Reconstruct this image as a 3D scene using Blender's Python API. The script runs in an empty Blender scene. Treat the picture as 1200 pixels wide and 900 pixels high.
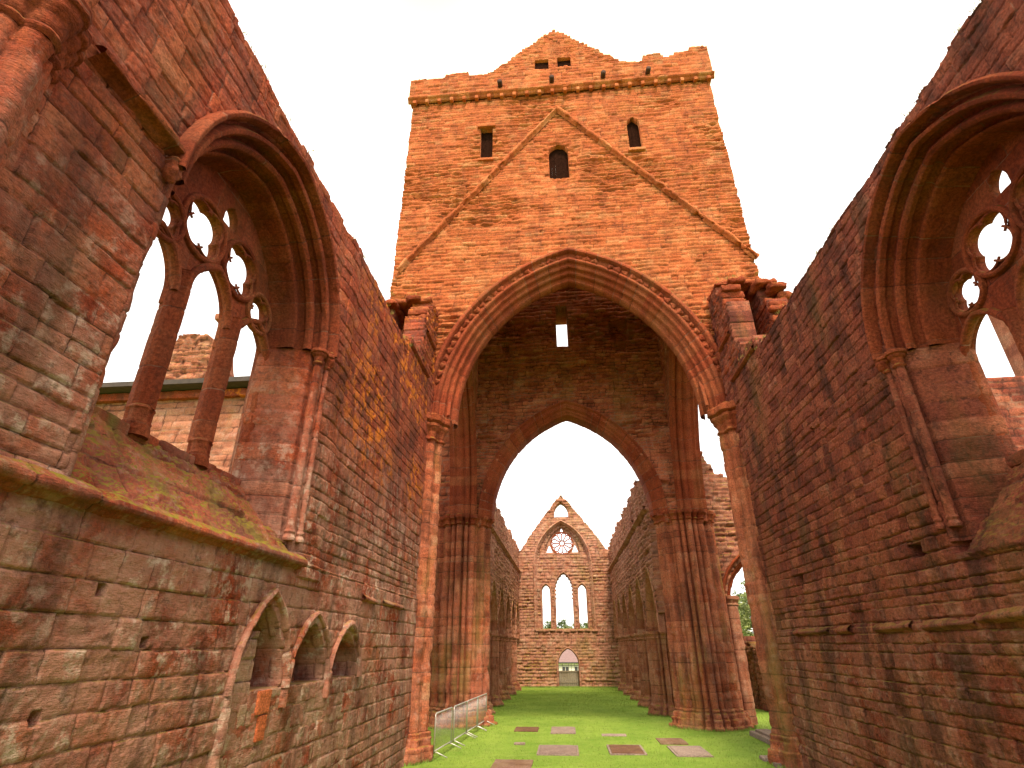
import bpy, math, random
import numpy as np
from mathutils import Matrix, Vector
S = bpy.context.scene
COL = S.collection
PI = math.pi
random.seed(4)

# ------------------------------------------------------------------ noise
def _h(ix, iy, seed):
    n = (ix.astype(np.int64) * 374761393 + iy.astype(np.int64) * 668265263 + seed * 1442695041) & 0x7fffffff
    n = ((n ^ (n >> 13)) * 1274126177) & 0x7fffffff
    n = (n ^ (n >> 16)) & 0xffff
    return n / 65535.0
def vnoise(x, y, seed=0):
    x0 = np.floor(x); y0 = np.floor(y); fx = x - x0; fy = y - y0
    fx = fx * fx * (3 - 2 * fx); fy = fy * fy * (3 - 2 * fy)
    a = _h(x0, y0, seed); b = _h(x0 + 1, y0, seed); c = _h(x0, y0 + 1, seed); d = _h(x0 + 1, y0 + 1, seed)
    return (a + (b - a) * fx) * (1 - fy) + (c + (d - c) * fx) * fy
def fbm(x, y, seed=0, oct=4):
    s = 0; a = .5; t = 0
    for i in range(oct):
        s = s + a * (vnoise(x, y, seed + i * 17) - .5) * 2; t += a
        x = x * 2.03 + 3.1; y = y * 2.03 + 1.7; a *= .5
    return s / t
def rnd1(i, seed):
    return _h(np.asarray(i), np.asarray(i) * 0 + 7, seed)

# ------------------------------------------------------------------ objects
def V(*a): return np.array(a, float)
def link(o, parent=None):
    COL.objects.link(o)
    if parent is not None:
        o.parent = parent
        L = parent.location
        if not parent.get('local_parts'):
            o.matrix_parent_inverse = Matrix.Translation(-L)
    return o
def thing(name, label, cat, loc=(0, 0, 0), group=None, local=False):
    o = bpy.data.objects.new(name, None); o.location = loc; COL.objects.link(o)
    o.empty_display_size = .3
    o['label'] = label; o['category'] = cat
    if group: o['group'] = group
    if local: o['local_parts'] = 1
    return o
def tag(o, label=None, cat=None, group=None, kind=None):
    if label: o['label'] = label
    if cat: o['category'] = cat
    if group: o['group'] = group
    if kind: o['kind'] = kind
    return o
def mesh_np(name, verts, quads, mat, parent=None, stone=None, smooth=True, tris=None):
    me = bpy.data.meshes.new(name)
    verts = np.asarray(verts, np.float32).reshape(-1, 3)
    quads = np.asarray(quads, np.int32).reshape(-1, 4) if quads is not None and len(quads) else np.zeros((0, 4), np.int32)
    tris = np.asarray(tris, np.int32).reshape(-1, 3) if tris is not None and len(tris) else np.zeros((0, 3), np.int32)
    me.vertices.add(len(verts)); me.vertices.foreach_set('co', verts.ravel())
    nl = len(quads) * 4 + len(tris) * 3
    me.loops.add(nl); me.loops.foreach_set('vertex_index', np.concatenate([quads.ravel(), tris.ravel()]))
    me.polygons.add(len(quads) + len(tris))
    ls = np.concatenate([np.arange(len(quads)) * 4, len(quads) * 4 + np.arange(len(tris)) * 3]).astype(np.int32)
    me.polygons.foreach_set('loop_start', ls)
    me.polygons.foreach_set('use_smooth', np.full(len(ls), smooth))
    me.update(calc_edges=True); me.validate()
    if stone is not None and len(me.vertices) == len(stone):
        at = me.color_attributes.new('stone', 'FLOAT_COLOR', 'POINT')
        at.data.foreach_set('color', np.asarray(stone, np.float32).ravel())
    me.materials.append(mat)
    return link(bpy.data.objects.new(name, me), parent)

class MB:
    """collects simple shapes into one mesh"""
    def __init__(s): s.v = []; s.q = []; s.t = []; s.c = []
    def add(s, v, q=(), t=(), c=None):
        k = sum(len(a) for a in s.v)
        v = np.asarray(v, float).reshape(-1, 3); s.v.append(v)
        if len(q): s.q.append(np.asarray(q) + k)
        if len(t): s.t.append(np.asarray(t) + k)
        if c is None: c = (random.random(), 0, random.random(), 1)
        c = np.asarray(c, float)
        s.c.append(np.tile(c, (len(v), 1)) if c.ndim == 1 else c)
    def box(s, x0, x1, y0, y1, z0, z1):
        v = [(x, y, z) for z in (z0, z1) for y in (y0, y1) for x in (x0, x1)]
        s.add(v, [(0, 2, 3, 1), (4, 5, 7, 6), (0, 1, 5, 4), (2, 6, 7, 3), (0, 4, 6, 2), (1, 3, 7, 5)])
    def tube(s, pts, r, n=8):
        pts = np.asarray(pts, float); N = len(pts)
        d = np.gradient(pts, axis=0); vs = []
        for i in range(N):
            t = d[i] / (np.linalg.norm(d[i]) + 1e-9)
            a = np.cross(t, (0, 0, 1) if abs(t[2]) < .9 else (1, 0, 0)); a /= np.linalg.norm(a); b = np.cross(t, a)
            rr = r[i] if hasattr(r, '__len__') else r
            for k in range(n):
                an = 2 * PI * k / n; vs.append(pts[i] + rr * (math.cos(an) * a + math.sin(an) * b))
        q = [(i * n + k, i * n + (k + 1) % n, (i + 1) * n + (k + 1) % n, (i + 1) * n + k) for i in range(N - 1) for k in range(n)]
        t = [(0, k + 1, k) for k in range(1, n - 1)] + [((N - 1) * n, (N - 1) * n + k, (N - 1) * n + k + 1) for k in range(1, n - 1)]
        s.add(vs, q, t)
    def build(s, name, mat, parent=None, smooth=False):
        return mesh_np(name, np.concatenate(s.v), np.concatenate(s.q) if s.q else None, mat, parent, np.concatenate(s.c), smooth, np.concatenate(s.t) if s.t else None)

def rough_box(mb, x0, x1, y0, y1, z0, z1, seed=0, cell=.06, amp=.02, rad=.04):
    """an eroded block: subdivided box, rounded edges, noise"""
    lo = V(x0, y0, z0); hi = V(x1, y1, z1); c = (lo + hi) / 2; h = (hi - lo) / 2
    r1, r2 = random.random(), random.random()
    for ax in range(3):
        a, b = [(1, 2), (2, 0), (0, 1)][ax]
        na = max(2, int(2 * h[a] / cell)); nb = max(2, int(2 * h[b] / cell))
        A, B = np.meshgrid(np.linspace(-1, 1, na + 1), np.linspace(-1, 1, nb + 1), indexing='ij')
        for sg in (-1, 1):
            p = np.zeros(A.shape + (3,)); p[..., a] = A * h[a]; p[..., b] = B * h[b]; p[..., ax] = sg * h[ax]
            r = min(rad, h.min() * .8)
            inn = np.clip(p, -(h - r), h - r); d = p - inn; L = np.linalg.norm(d, axis=-1, keepdims=True) + 1e-9
            p = inn + d / L * r
            w = p + c
            n = d / L
            q = w[..., 0] * 3.1 + w[..., 1] * 2.3; s2 = w[..., 2] * 3.7 + w[..., 0] * 1.3 - w[..., 1]
            f = fbm(q * 1.6, s2 * 1.6, seed, 4)
            w = w + n * (f * amp)[..., None]
            idx = np.arange((na + 1) * (nb + 1)).reshape(na + 1, nb + 1)
            Q = np.stack([idx[:-1, :-1], idx[1:, :-1], idx[1:, 1:], idx[:-1, 1:]], -1).reshape(-1, 4)
            if sg < 0: Q = Q[:, ::-1]
            mb.add(w.reshape(-1, 3), Q, c=(r1, 0, r2, 1))

# ------------------------------------------------------------------ masonry
def layout(U, Z, seed, hr, lr):
    rng = np.random.RandomState(seed)
    z0, z1, u0, u1 = Z.min() - .5, Z.max() + .5, U.min() - 1, U.max() + 1
    zb = [z0]
    while zb[-1] < z1: zb.append(zb[-1] + rng.uniform(*hr) * (1 if rng.rand() < .8 else .7))
    zb = np.array(zb); ci = np.clip(np.searchsorted(zb, Z) - 1, 0, len(zb) - 2)
    dz = np.minimum(Z - zb[ci], zb[ci + 1] - Z)
    du = np.zeros_like(U); sid = np.zeros(U.shape, np.int64)
    cu = np.zeros_like(U)
    for c in range(len(zb) - 1):
        m = ci == c
        if not m.any(): continue
        j = [u0 - rng.uniform(0, lr[1])]
        while j[-1] < u1: j.append(j[-1] + rng.uniform(*lr) * (1 if rng.rand() < .85 else .55))
        j = np.array(j); um = U[m]; k = np.clip(np.searchsorted(j, um) - 1, 0, len(j) - 2)
        du[m] = np.minimum(um - j[k], j[k + 1] - um); sid[m] = c * 997 + k
        cu[m] = (um - (j[k] + j[k + 1]) / 2) / (j[k + 1] - j[k])
    cz = (Z - (zb[ci] + zb[ci + 1]) / 2) / (zb[ci + 1] - zb[ci])
    return dz, du, sid, cu, cz

def relief(U, Z, seed, hr, lr, cell, jd=.02, off=.012, rough=.008, pillow=.012, warp=.03, rubble=0., jw=.012):
    Uw = U + warp * fbm(U * 1.3, Z * 1.3, seed + 1, 3) + .25 * warp * fbm(U * 9, Z * 9, seed + 2, 2)
    Zw = Z + warp * fbm(U * .7 + 9, Z * .9, seed + 3, 3) + .35 * warp * fbm(U * 7, Z * 8, seed + 4, 2)
    dz, du, sid, cu, cz = layout(Uw, Zw, seed, hr, lr)
    r1 = rnd1(sid, seed); r2 = rnd1(sid + 51, seed + 5); r3 = rnd1(sid + 77, seed + 9)
    jn = np.clip(.35 + 1.5 * (vnoise(U * 2.2, Z * 2.2, seed + 20)) * vnoise(U * .6, Z * .9, seed + 21) * 1.7, 0.15, 2.4)
    w = max(jw, cell * .62) * (.7 + .7 * vnoise(U * 3, Z * 3, seed + 22))
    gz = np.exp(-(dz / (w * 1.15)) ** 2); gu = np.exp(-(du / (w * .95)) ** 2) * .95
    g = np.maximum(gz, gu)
    d = np.minimum(dz, du)
    h = -jd * g * (jn * .8 + .25) - pillow * np.exp(-d / .03)
    h += (r2 - .5) * 2 * off + (r3 - .5) * off * 1.4 * cu * 2 + (r1 - .5) * off * cz * 2
    er = (r3 > .86) * (r3 - .86) / .14
    h -= er * (off * 2.2 + .015) * (.5 + .5 * fbm(U * 6, Z * 9, seed + 30, 3))
    h += rough * fbm(U * 5, Z * 8, seed + 31, 5) + rough * .8 * fbm(U * 18, Z * 24, seed + 33, 3)
    h += rough * 1.5 * fbm(U * .8, Z * .8, seed + 34, 3)
    if rubble:
        m = np.clip((vnoise(U * .35, Z * .5, seed + 40) - .45) * 5, 0, 1) * rubble
        h -= m * np.clip(fbm(U * 2.2, Z * 6.5, seed + 41, 3) * 1.6 + .1, 0, 1) * .09
        h -= m * gz * .05
    return h, r1, g, r2

def wall(name, parent, mat, O, ud, vd, n, u0, u1, v0, v1, cell, sdf=None, seed=1, hr=(.2, .34), lr=(.3, .75), thick=1., holes=(), back=True, extra=None, blocky=False, **kw):
    """stone wall: displaced grid in the (u,v) plane, kept where sdf>0, with real thickness"""
    O, ud, vd, n = map(lambda a: np.array(a, float), (O, ud, vd, n))
    nu = max(2, int(round((u1 - u0) / cell))); nv = max(2, int(round((v1 - v0) / cell)))
    U, Z = np.meshgrid(np.linspace(u0, u1, nu + 1), np.linspace(v0, v1, nv + 1), indexing='ij')
    h, r1, g, r2 = relief(U, Z, seed, hr, lr, cell, **kw)
    for (a, b, c, d, dep) in holes:
        m = (U > a) & (U < b) & (Z > c) & (Z < d); h = np.where(m, -dep + h * .5, h)
    if extra is not None: h = h + extra(U, Z)
    PU, PZ = U.copy(), Z.copy()
    if sdf is not None:
        D = sdf(U, Z)
        Dc = (D[:-1, :-1] + D[1:, :-1] + D[1:, 1:] + D[:-1, 1:]) / 4
        K = Dc > 0
        cu = (u1 - u0) / nu; cz = (v1 - v0) / nv
        # boundary vertices: touched by kept and non-kept cells
        P = np.pad(K, 1, mode='edge').astype(int)
        cnt = P[:-1, :-1] + P[1:, :-1] + P[:-1, 1:] + P[1:, 1:]
        bd = (cnt > 0) & (cnt < 4)
        gu_, gz_ = np.gradient(D, cu, cz); L2 = np.maximum(gu_ ** 2 + gz_ ** 2, .3)
        du = np.clip(-D * gu_ / L2, -cell * .75, cell * .75); dz = np.clip(-D * gz_ / L2, -cell * .75, cell * .75)
        PU = np.where(bd, U + du, U); PZ = np.where(bd, Z + dz, Z)
    else:
        K = np.ones((nu, nv), bool)
    F = O + PU[..., None] * ud + PZ[..., None] * vd + h[..., None] * n
    B = O + PU[..., None] * ud + PZ[..., None] * vd - thick * n
    idx = np.arange((nu + 1) * (nv + 1)).reshape(nu + 1, nv + 1)
    nb = idx.size
    A_ = idx[:-1, :-1]; B_ = idx[1:, :-1]; C_ = idx[1:, 1:]; D_ = idx[:-1, 1:]
    Q = [np.stack([A_, B_, C_, D_], -1)[K]]
    Kp = np.pad(K, 1)
    # side walls, a few steps deep so that the reveal can be rough
    steps = [0, 1]
    def side(a, b, m):
        a = a[m]; b = b[m]
        Q.append(np.stack([a, a + nb, b + nb, b], -1))
    side(A_, B_, K & ~Kp[1:-1, :-2]); side(C_, D_, K & ~Kp[1:-1, 2:])
    side(D_, A_, K & ~Kp[:-2, 1:-1]); side(B_, C_, K & ~Kp[2:, 1:-1])
    if back:
        bq = []
        for j in range(nv):
            k = K[:, j]
            if not k.any(): continue
            e = np.diff(np.concatenate([[0], k.astype(int), [0]])); s = np.where(e == 1)[0]; t = np.where(e == -1)[0]
            for a, b in zip(s, t): bq.append((idx[a, j] + nb, idx[a, j + 1] + nb, idx[b, j + 1] + nb, idx[b, j] + nb))
        Q.append(np.array(bq))
    Q = np.concatenate([q.reshape(-1, 4) for q in Q])
    if np.dot(np.cross(ud, vd), n) < 0: Q = Q[:, ::-1]
    VV = np.concatenate([F.reshape(-1, 3), B.reshape(-1, 3)])
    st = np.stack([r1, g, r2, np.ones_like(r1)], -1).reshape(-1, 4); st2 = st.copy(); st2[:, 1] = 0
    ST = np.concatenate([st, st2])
    used = np.zeros(len(VV), bool); used[Q.ravel()] = True
    mp = np.cumsum(used) - 1
    ob = mesh_np(name, VV[used], mp[Q], mat, parent, ST[used])
    # sharp edges at the arris
    return ob

def arch_d(U, Z, cu, zs, w, r, zb=None):
    """signed distance, positive inside a pointed arch of half width w, rise r, springing zs, bottom zb"""
    R = (w * w + r * r) / (2 * w)
    x = np.abs(U - cu)
    d = np.where(Z > zs, R - np.hypot(x - (w - R), Z - zs), w - x)
    if zb is not None: d = np.minimum(d, Z - zb)
    return d
def rect_d(U, Z, a, b, c, d):
    return np.minimum(np.minimum(U - a, b - U), np.minimum(Z - c, d - Z))

def resample(prof, step, closed=False):
    p = np.array(prof, float)
    if closed: p = np.vstack([p, p[:1]])
    out = []
    for i in range(len(p) - 1):
        L = np.linalg.norm(p[i + 1] - p[i]); k = max(1, int(math.ceil(L / step)))
        out += [p[i] + (p[i + 1] - p[i]) * t / k for t in range(k)]
    if not closed: out.append(p[-1])
    return np.array(out)
def grid_mesh(name, P, mat, parent, st, closed_t=False, cap=False, flip=False):
    a, b = P.shape[:2]; idx = np.arange(a * b).reshape(a, b)
    if closed_t: idx = np.hstack([idx, idx[:, :1]])
    Q = np.stack([idx[:-1, :-1], idx[1:, :-1], idx[1:, 1:], idx[:-1, 1:]], -1).reshape(-1, 4)
    if flip: Q = Q[:, ::-1]
    VV = P.reshape(-1, 3); T = None
    if cap:
        c0 = P[0].mean(0); c1 = P[-1].mean(0); VV = np.vstack([VV, c0, c1]); k = a * b
        i0 = idx[0]; i1 = idx[-1]
        T = np.vstack([np.stack([np.full(len(i0) - 1, k), i0[:-1], i0[1:]], -1), np.stack([np.full(len(i1) - 1, k + 1), i1[1:], i1[:-1]], -1)])
        st = np.vstack([st, st[:1], st[-1:]])
    return mesh_np(name, VV, Q, mat, parent, st, True, T)
def prof_normals(p, closed, sign_ref):
    if closed:
        t = np.roll(p, -1, 0) - np.roll(p, 1, 0)
    else: t = np.gradient(p, axis=0)
    t /= np.linalg.norm(t, axis=1, keepdims=True) + 1e-9
    n = np.stack([t[:, 1], -t[:, 0]], 1)
    if closed:
        if np.sum(n * (p - p.mean(0))) < 0: n = -n
    elif np.sum(n @ np.array(sign_ref)) < 0: n = -n
    return n
def joints(s, seed, jl, k=0):
    rng = np.random.RandomState(seed); j = [s.min() - rng.uniform(0, jl)]
    while j[-1] < s.max() + .01: j.append(j[-1] + jl * rng.uniform(.7, 1.3))
    j = np.array(j); i = np.clip(np.searchsorted(j, s) - 1, 0, len(j) - 2)
    return np.minimum(s - j[i], j[i + 1] - s), i
def arch_sweep(name, parent, mat, C, ud, bd, w, r, leg, prof, seed=1, ds=.05, dp=.04, jl=.32, jd=.012, off=.006, rough=.006, t0=None, t1=None):
    """moulding with profile points (a outward, b into the wall) swept up a leg, round a pointed arch, down the other leg"""
    C, ud, bd = (np.array(x, float) for x in (C, ud, bd)); zd = V(0, 0, 1)
    p = resample(prof, dp); n = prof_normals(p, False, (-1, -1))
    R = (w * w + r * r) / (2 * w); th = math.acos((R - w) / R); La = R * th
    s = np.arange(-leg, La, ds); s = np.append(s[:-1] if La - s[-1] < ds * .3 else s, La)
    S2 = np.concatenate([s, 2 * La - s[::-1][1:]])
    dj, ji = joints(S2 - 2 * La * 0, seed, jl)
    r1 = rnd1(ji, seed + 3); r2 = rnd1(ji + 31, seed + 4)
    Sg, Pi = np.meshgrid(S2, np.arange(len(p)), indexing='ij')
    nz = fbm(Sg * 4, Pi * dp * 5, seed + 5, 4); nz2 = fbm(Sg * 1.2, Pi * dp * 2, seed + 6, 2)
    wj = max(.009, ds * .5)
    disp = -jd * np.exp(-(dj / wj) ** 2)[:, None] + off * ((r2 - .5) * 2)[:, None] + rough * nz + rough * 1.5 * np.minimum(nz2, 0)
    chip = np.clip(fbm(Sg * 2.5, Pi * dp * 3, seed + 8, 3) - .35, 0, 1); disp = disp - chip * .08
    a = p[:, 0][None] + n[:, 0][None] * disp; b = p[:, 1][None] + n[:, 1][None] * disp
    left = Sg <= La
    q = np.where(left, Sg, 2 * La - Sg)
    Ra = R + a; tha = np.arccos(np.clip((R - w) / Ra, -1, 1)) * np.clip(q / La, 0, 1)
    cx = (w - R) + Ra * np.cos(tha); cz = np.where(q >= 0, Ra * np.sin(tha), q)
    cx = np.where(q >= 0, cx, w + a)
    cx = np.where(left, -cx, cx)
    P = C + cx[..., None] * ud + cz[..., None] * zd + b[..., None] * bd
    st = np.stack([np.repeat(r1[:, None], len(p), 1), np.repeat(np.exp(-(dj / wj) ** 2)[:, None], len(p), 1), np.repeat(r2[:, None], len(p), 1), np.ones(Sg.shape)], -1)
    if t0 is not None:
        k = (S2 >= t0 * 2 * La) & (S2 <= t1 * 2 * La); P = P[k]; st = st[k]
    fl = np.dot(np.cross(ud, zd), bd) > 0
    return grid_mesh(name, P, mat, parent, st.reshape(-1, 4), flip=bool(fl))
def line_sweep(name, parent, mat, p0, p1, A, B, prof, seed=1, ds=.05, dp=.04, jl=.5, jd=.01, off=.006, rough=.006, ref=(1, 1), chipk=.06, closed=False, gap=0):
    p0, p1, A, B = (np.array(x, float) for x in (p0, p1, A, B)); L = np.linalg.norm(p1 - p0); T = (p1 - p0) / L
    p = resample(prof, dp, closed); n = prof_normals(p, closed, ref)
    s = np.linspace(0, L, max(2, int(L / ds)) + 1); dj, ji = joints(s, seed, jl)
    r1 = rnd1(ji, seed + 3); r2 = rnd1(ji + 31, seed + 4)
    Sg, Pi = np.meshgrid(s, np.arange(len(p)), indexing='ij')
    wj = max(.009, ds * .5); g = np.exp(-(dj / wj) ** 2)
    per = len(p) * dp
    ang = Pi / len(p) * 2 * PI if closed else None
    py = (np.cos(ang) + np.sin(ang) * 1.7) * .5 if closed else Pi * dp
    disp = -jd * g[:, None] + off * ((r2 - .5) * 2)[:, None] + rough * fbm(Sg * 4, py * 5, seed + 5, 4)
    disp = disp - chipk * np.clip(fbm(Sg * 2.3, py * 3, seed + 8, 3) - .3, 0, 1)
    a = p[:, 0][None] + n[:, 0][None] * disp; b = p[:, 1][None] + n[:, 1][None] * disp
    if gap:
        k = np.clip((vnoise(s * .9, s * 0, seed + 60) - .5) * 6 + .6, 0, 1)[:, None]
        a = a * k; b = b * k
    P = p0 + Sg[..., None] * T + a[..., None] * A + b[..., None] * B
    st = np.stack([np.repeat(r1[:, None], len(p), 1), np.repeat(g[:, None], len(p), 1), np.repeat(r2[:, None], len(p), 1), np.ones(Sg.shape)], -1)
    return grid_mesh(name, P, mat, parent, st.reshape(-1, 4), closed_t=closed, cap=closed, flip=bool(np.dot(np.cross(A, B), T) < 0))

def cluster_r(th, circles, poly=None):
    """radial outline of a union of circles (x,y,r), all containing or close to the origin, over a polygon"""
    best = np.full(th.shape, .01); c, s = np.cos(th), np.sin(th)
    for (x, y, r) in circles:
        b = x * c + y * s; disc = b * b - (x * x + y * y - r * r)
        v = np.where(disc > 0, b + np.sqrt(np.maximum(disc, 0)), 0); best = np.maximum(best, v)
    if poly is not None:
        a, b = poly
        v = np.minimum(a / (np.abs(c) + 1e-6), b / (np.abs(s) + 1e-6)); best = np.maximum(best, v)
    return best
def shafts(rx, ry, n, r, r2, base):
    cs = []
    for k in range(n):
        a = 2 * PI * k / n + PI / n * 0; e = .5 * (1 + .13 * abs(math.cos(2 * a))) * 2
        R_ = e * (1 if k % 2 == 0 else .93); cs.append((rx * R_ * math.cos(a) * .86, ry * R_ * math.sin(a) * .86, r if k % 2 == 0 else r2))
    return lambda t: cluster_r(t, cs, (base * rx, base * ry))
def pier(name, parent, mat, x, y, rf, zo, nt=96, ds=.08, seed=1, jl=.3, jd=.012, off=.006, rough=.008, erode=0, cap=True):
    """vertical shaft: rf(theta) outline; zo list of (z, offset)"""
    zo = np.array(zo, float); z = np.arange(zo[0, 0], zo[-1, 0], ds); z = np.unique(np.round(np.concatenate([z, zo[:, 0], zo[:, 0] + .004]), 3)); z = z[z <= zo[-1, 0]]
    o = np.interp(z, zo[:, 0], zo[:, 1])
    th = np.linspace(0, 2 * PI, nt, endpoint=False); r = rf(th)
    dj, ji = joints(z, seed, jl)
    # stones within one course differ in colour with the angle
    Zg, Tg = np.meshgrid(z, th, indexing='ij')
    ks = np.floor(Tg / (2 * PI) * 7 + rnd1(ji, seed + 2)[:, None] * 3).astype(np.int64) + ji[:, None] * 13
    r1 = rnd1(ks, seed + 3); r2 = rnd1(ks + 5, seed + 4)
    g = np.exp(-(dj / max(.009, ds * .5)) ** 2)[:, None] * np.ones_like(Zg)
    cx = np.cos(Tg); sy = np.sin(Tg)
    disp = -jd * g + off * (r2 - .5) * 2 + rough * fbm(Zg * 5, (cx + sy * 1.3) * 2.5, seed + 5, 4) * 1.5 + rough * fbm(Zg * 14, (cx * 1.3 - sy) * 8, seed + 6, 3)
    disp -= .09 * np.clip(fbm(Zg * 1.6, (cx - sy) * 2 + cx * sy * 3, seed + 8, 3) - .3, 0, 1)
    if erode:
        disp -= erode * np.clip(fbm(Zg * .9, (cx + sy) * 1.5 + cx * sy * 2, seed + 9, 4) + .15, 0, 1) * np.clip((3.2 - Zg) / 1.5, 0, 1)
    Rg = r[None] + o[:, None] + disp
    P = np.stack([x + Rg * cx, y + Rg * sy, Zg], -1)
    st = np.stack([r1, g, r2, np.ones_like(r1)], -1).reshape(-1, 4)
    return grid_mesh(name, P, mat, parent, st, closed_t=True, cap=cap, flip=True)

# ------------------------------------------------------------------ materials
def nodes(name):
    m = bpy.data.materials.new(name); m.use_nodes = True; nt = m.node_tree; nt.nodes.clear()
    out = nt.nodes.new('ShaderNodeOutputMaterial'); b = nt.nodes.new('ShaderNodeBsdfPrincipled')
    nt.links.new(b.outputs[0], out.inputs[0]); return m, nt, b
class NT:
    def __init__(s, nt): s.nt = nt
    def n(s, t, **k):
        x = s.nt.nodes.new(t)
        for a, b in k.items(): setattr(x, a, b)
        return x
    def l(s, a, b): s.nt.links.new(a, b)
    def noise(s, vec, scale, detail=4, rough=.55):
        x = s.n('ShaderNodeTexNoise'); x.inputs['Scale'].default_value = scale; x.inputs['Detail'].default_value = detail; x.inputs['Roughness'].default_value = rough
        s.l(vec, x.inputs['Vector']); return x.outputs['Fac']
    def math(s, op, a, b=None, clamp=False):
        x = s.n('ShaderNodeMath', operation=op, use_clamp=clamp)
        for i, v in enumerate((a, b)):
            if v is None: continue
            if isinstance(v, (int, float)): x.inputs[i].default_value = v
            else: s.l(v, x.inputs[i])
        return x.outputs[0]
    def mr(s, v, a, b, c=0, d=1):
        x = s.n('ShaderNodeMapRange', clamp=True); x.interpolation_type = 'SMOOTHSTEP'
        s.l(v, x.inputs[0])
        for i, q in enumerate((a, b, c, d)): x.inputs[i + 1].default_value = q
        return x.outputs[0]
    def mix(s, f, a, b, mode='MIX'):
        x = s.n('ShaderNodeMix', data_type='RGBA', blend_type=mode)
        for i, v in ((0, f), (6, a), (7, b)):
            if isinstance(v, (int, float)): x.inputs[i].default_value = v
            elif isinstance(v, tuple): x.inputs[i].default_value = v + (1,)
            else: s.l(v, x.inputs[i])
        return x.outputs[2]
    def scaled(s, vec, sc):
        x = s.n('ShaderNodeMapping'); x.inputs['Scale'].default_value = sc; s.l(vec, x.inputs['Vector']); return x.outputs[0]

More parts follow.
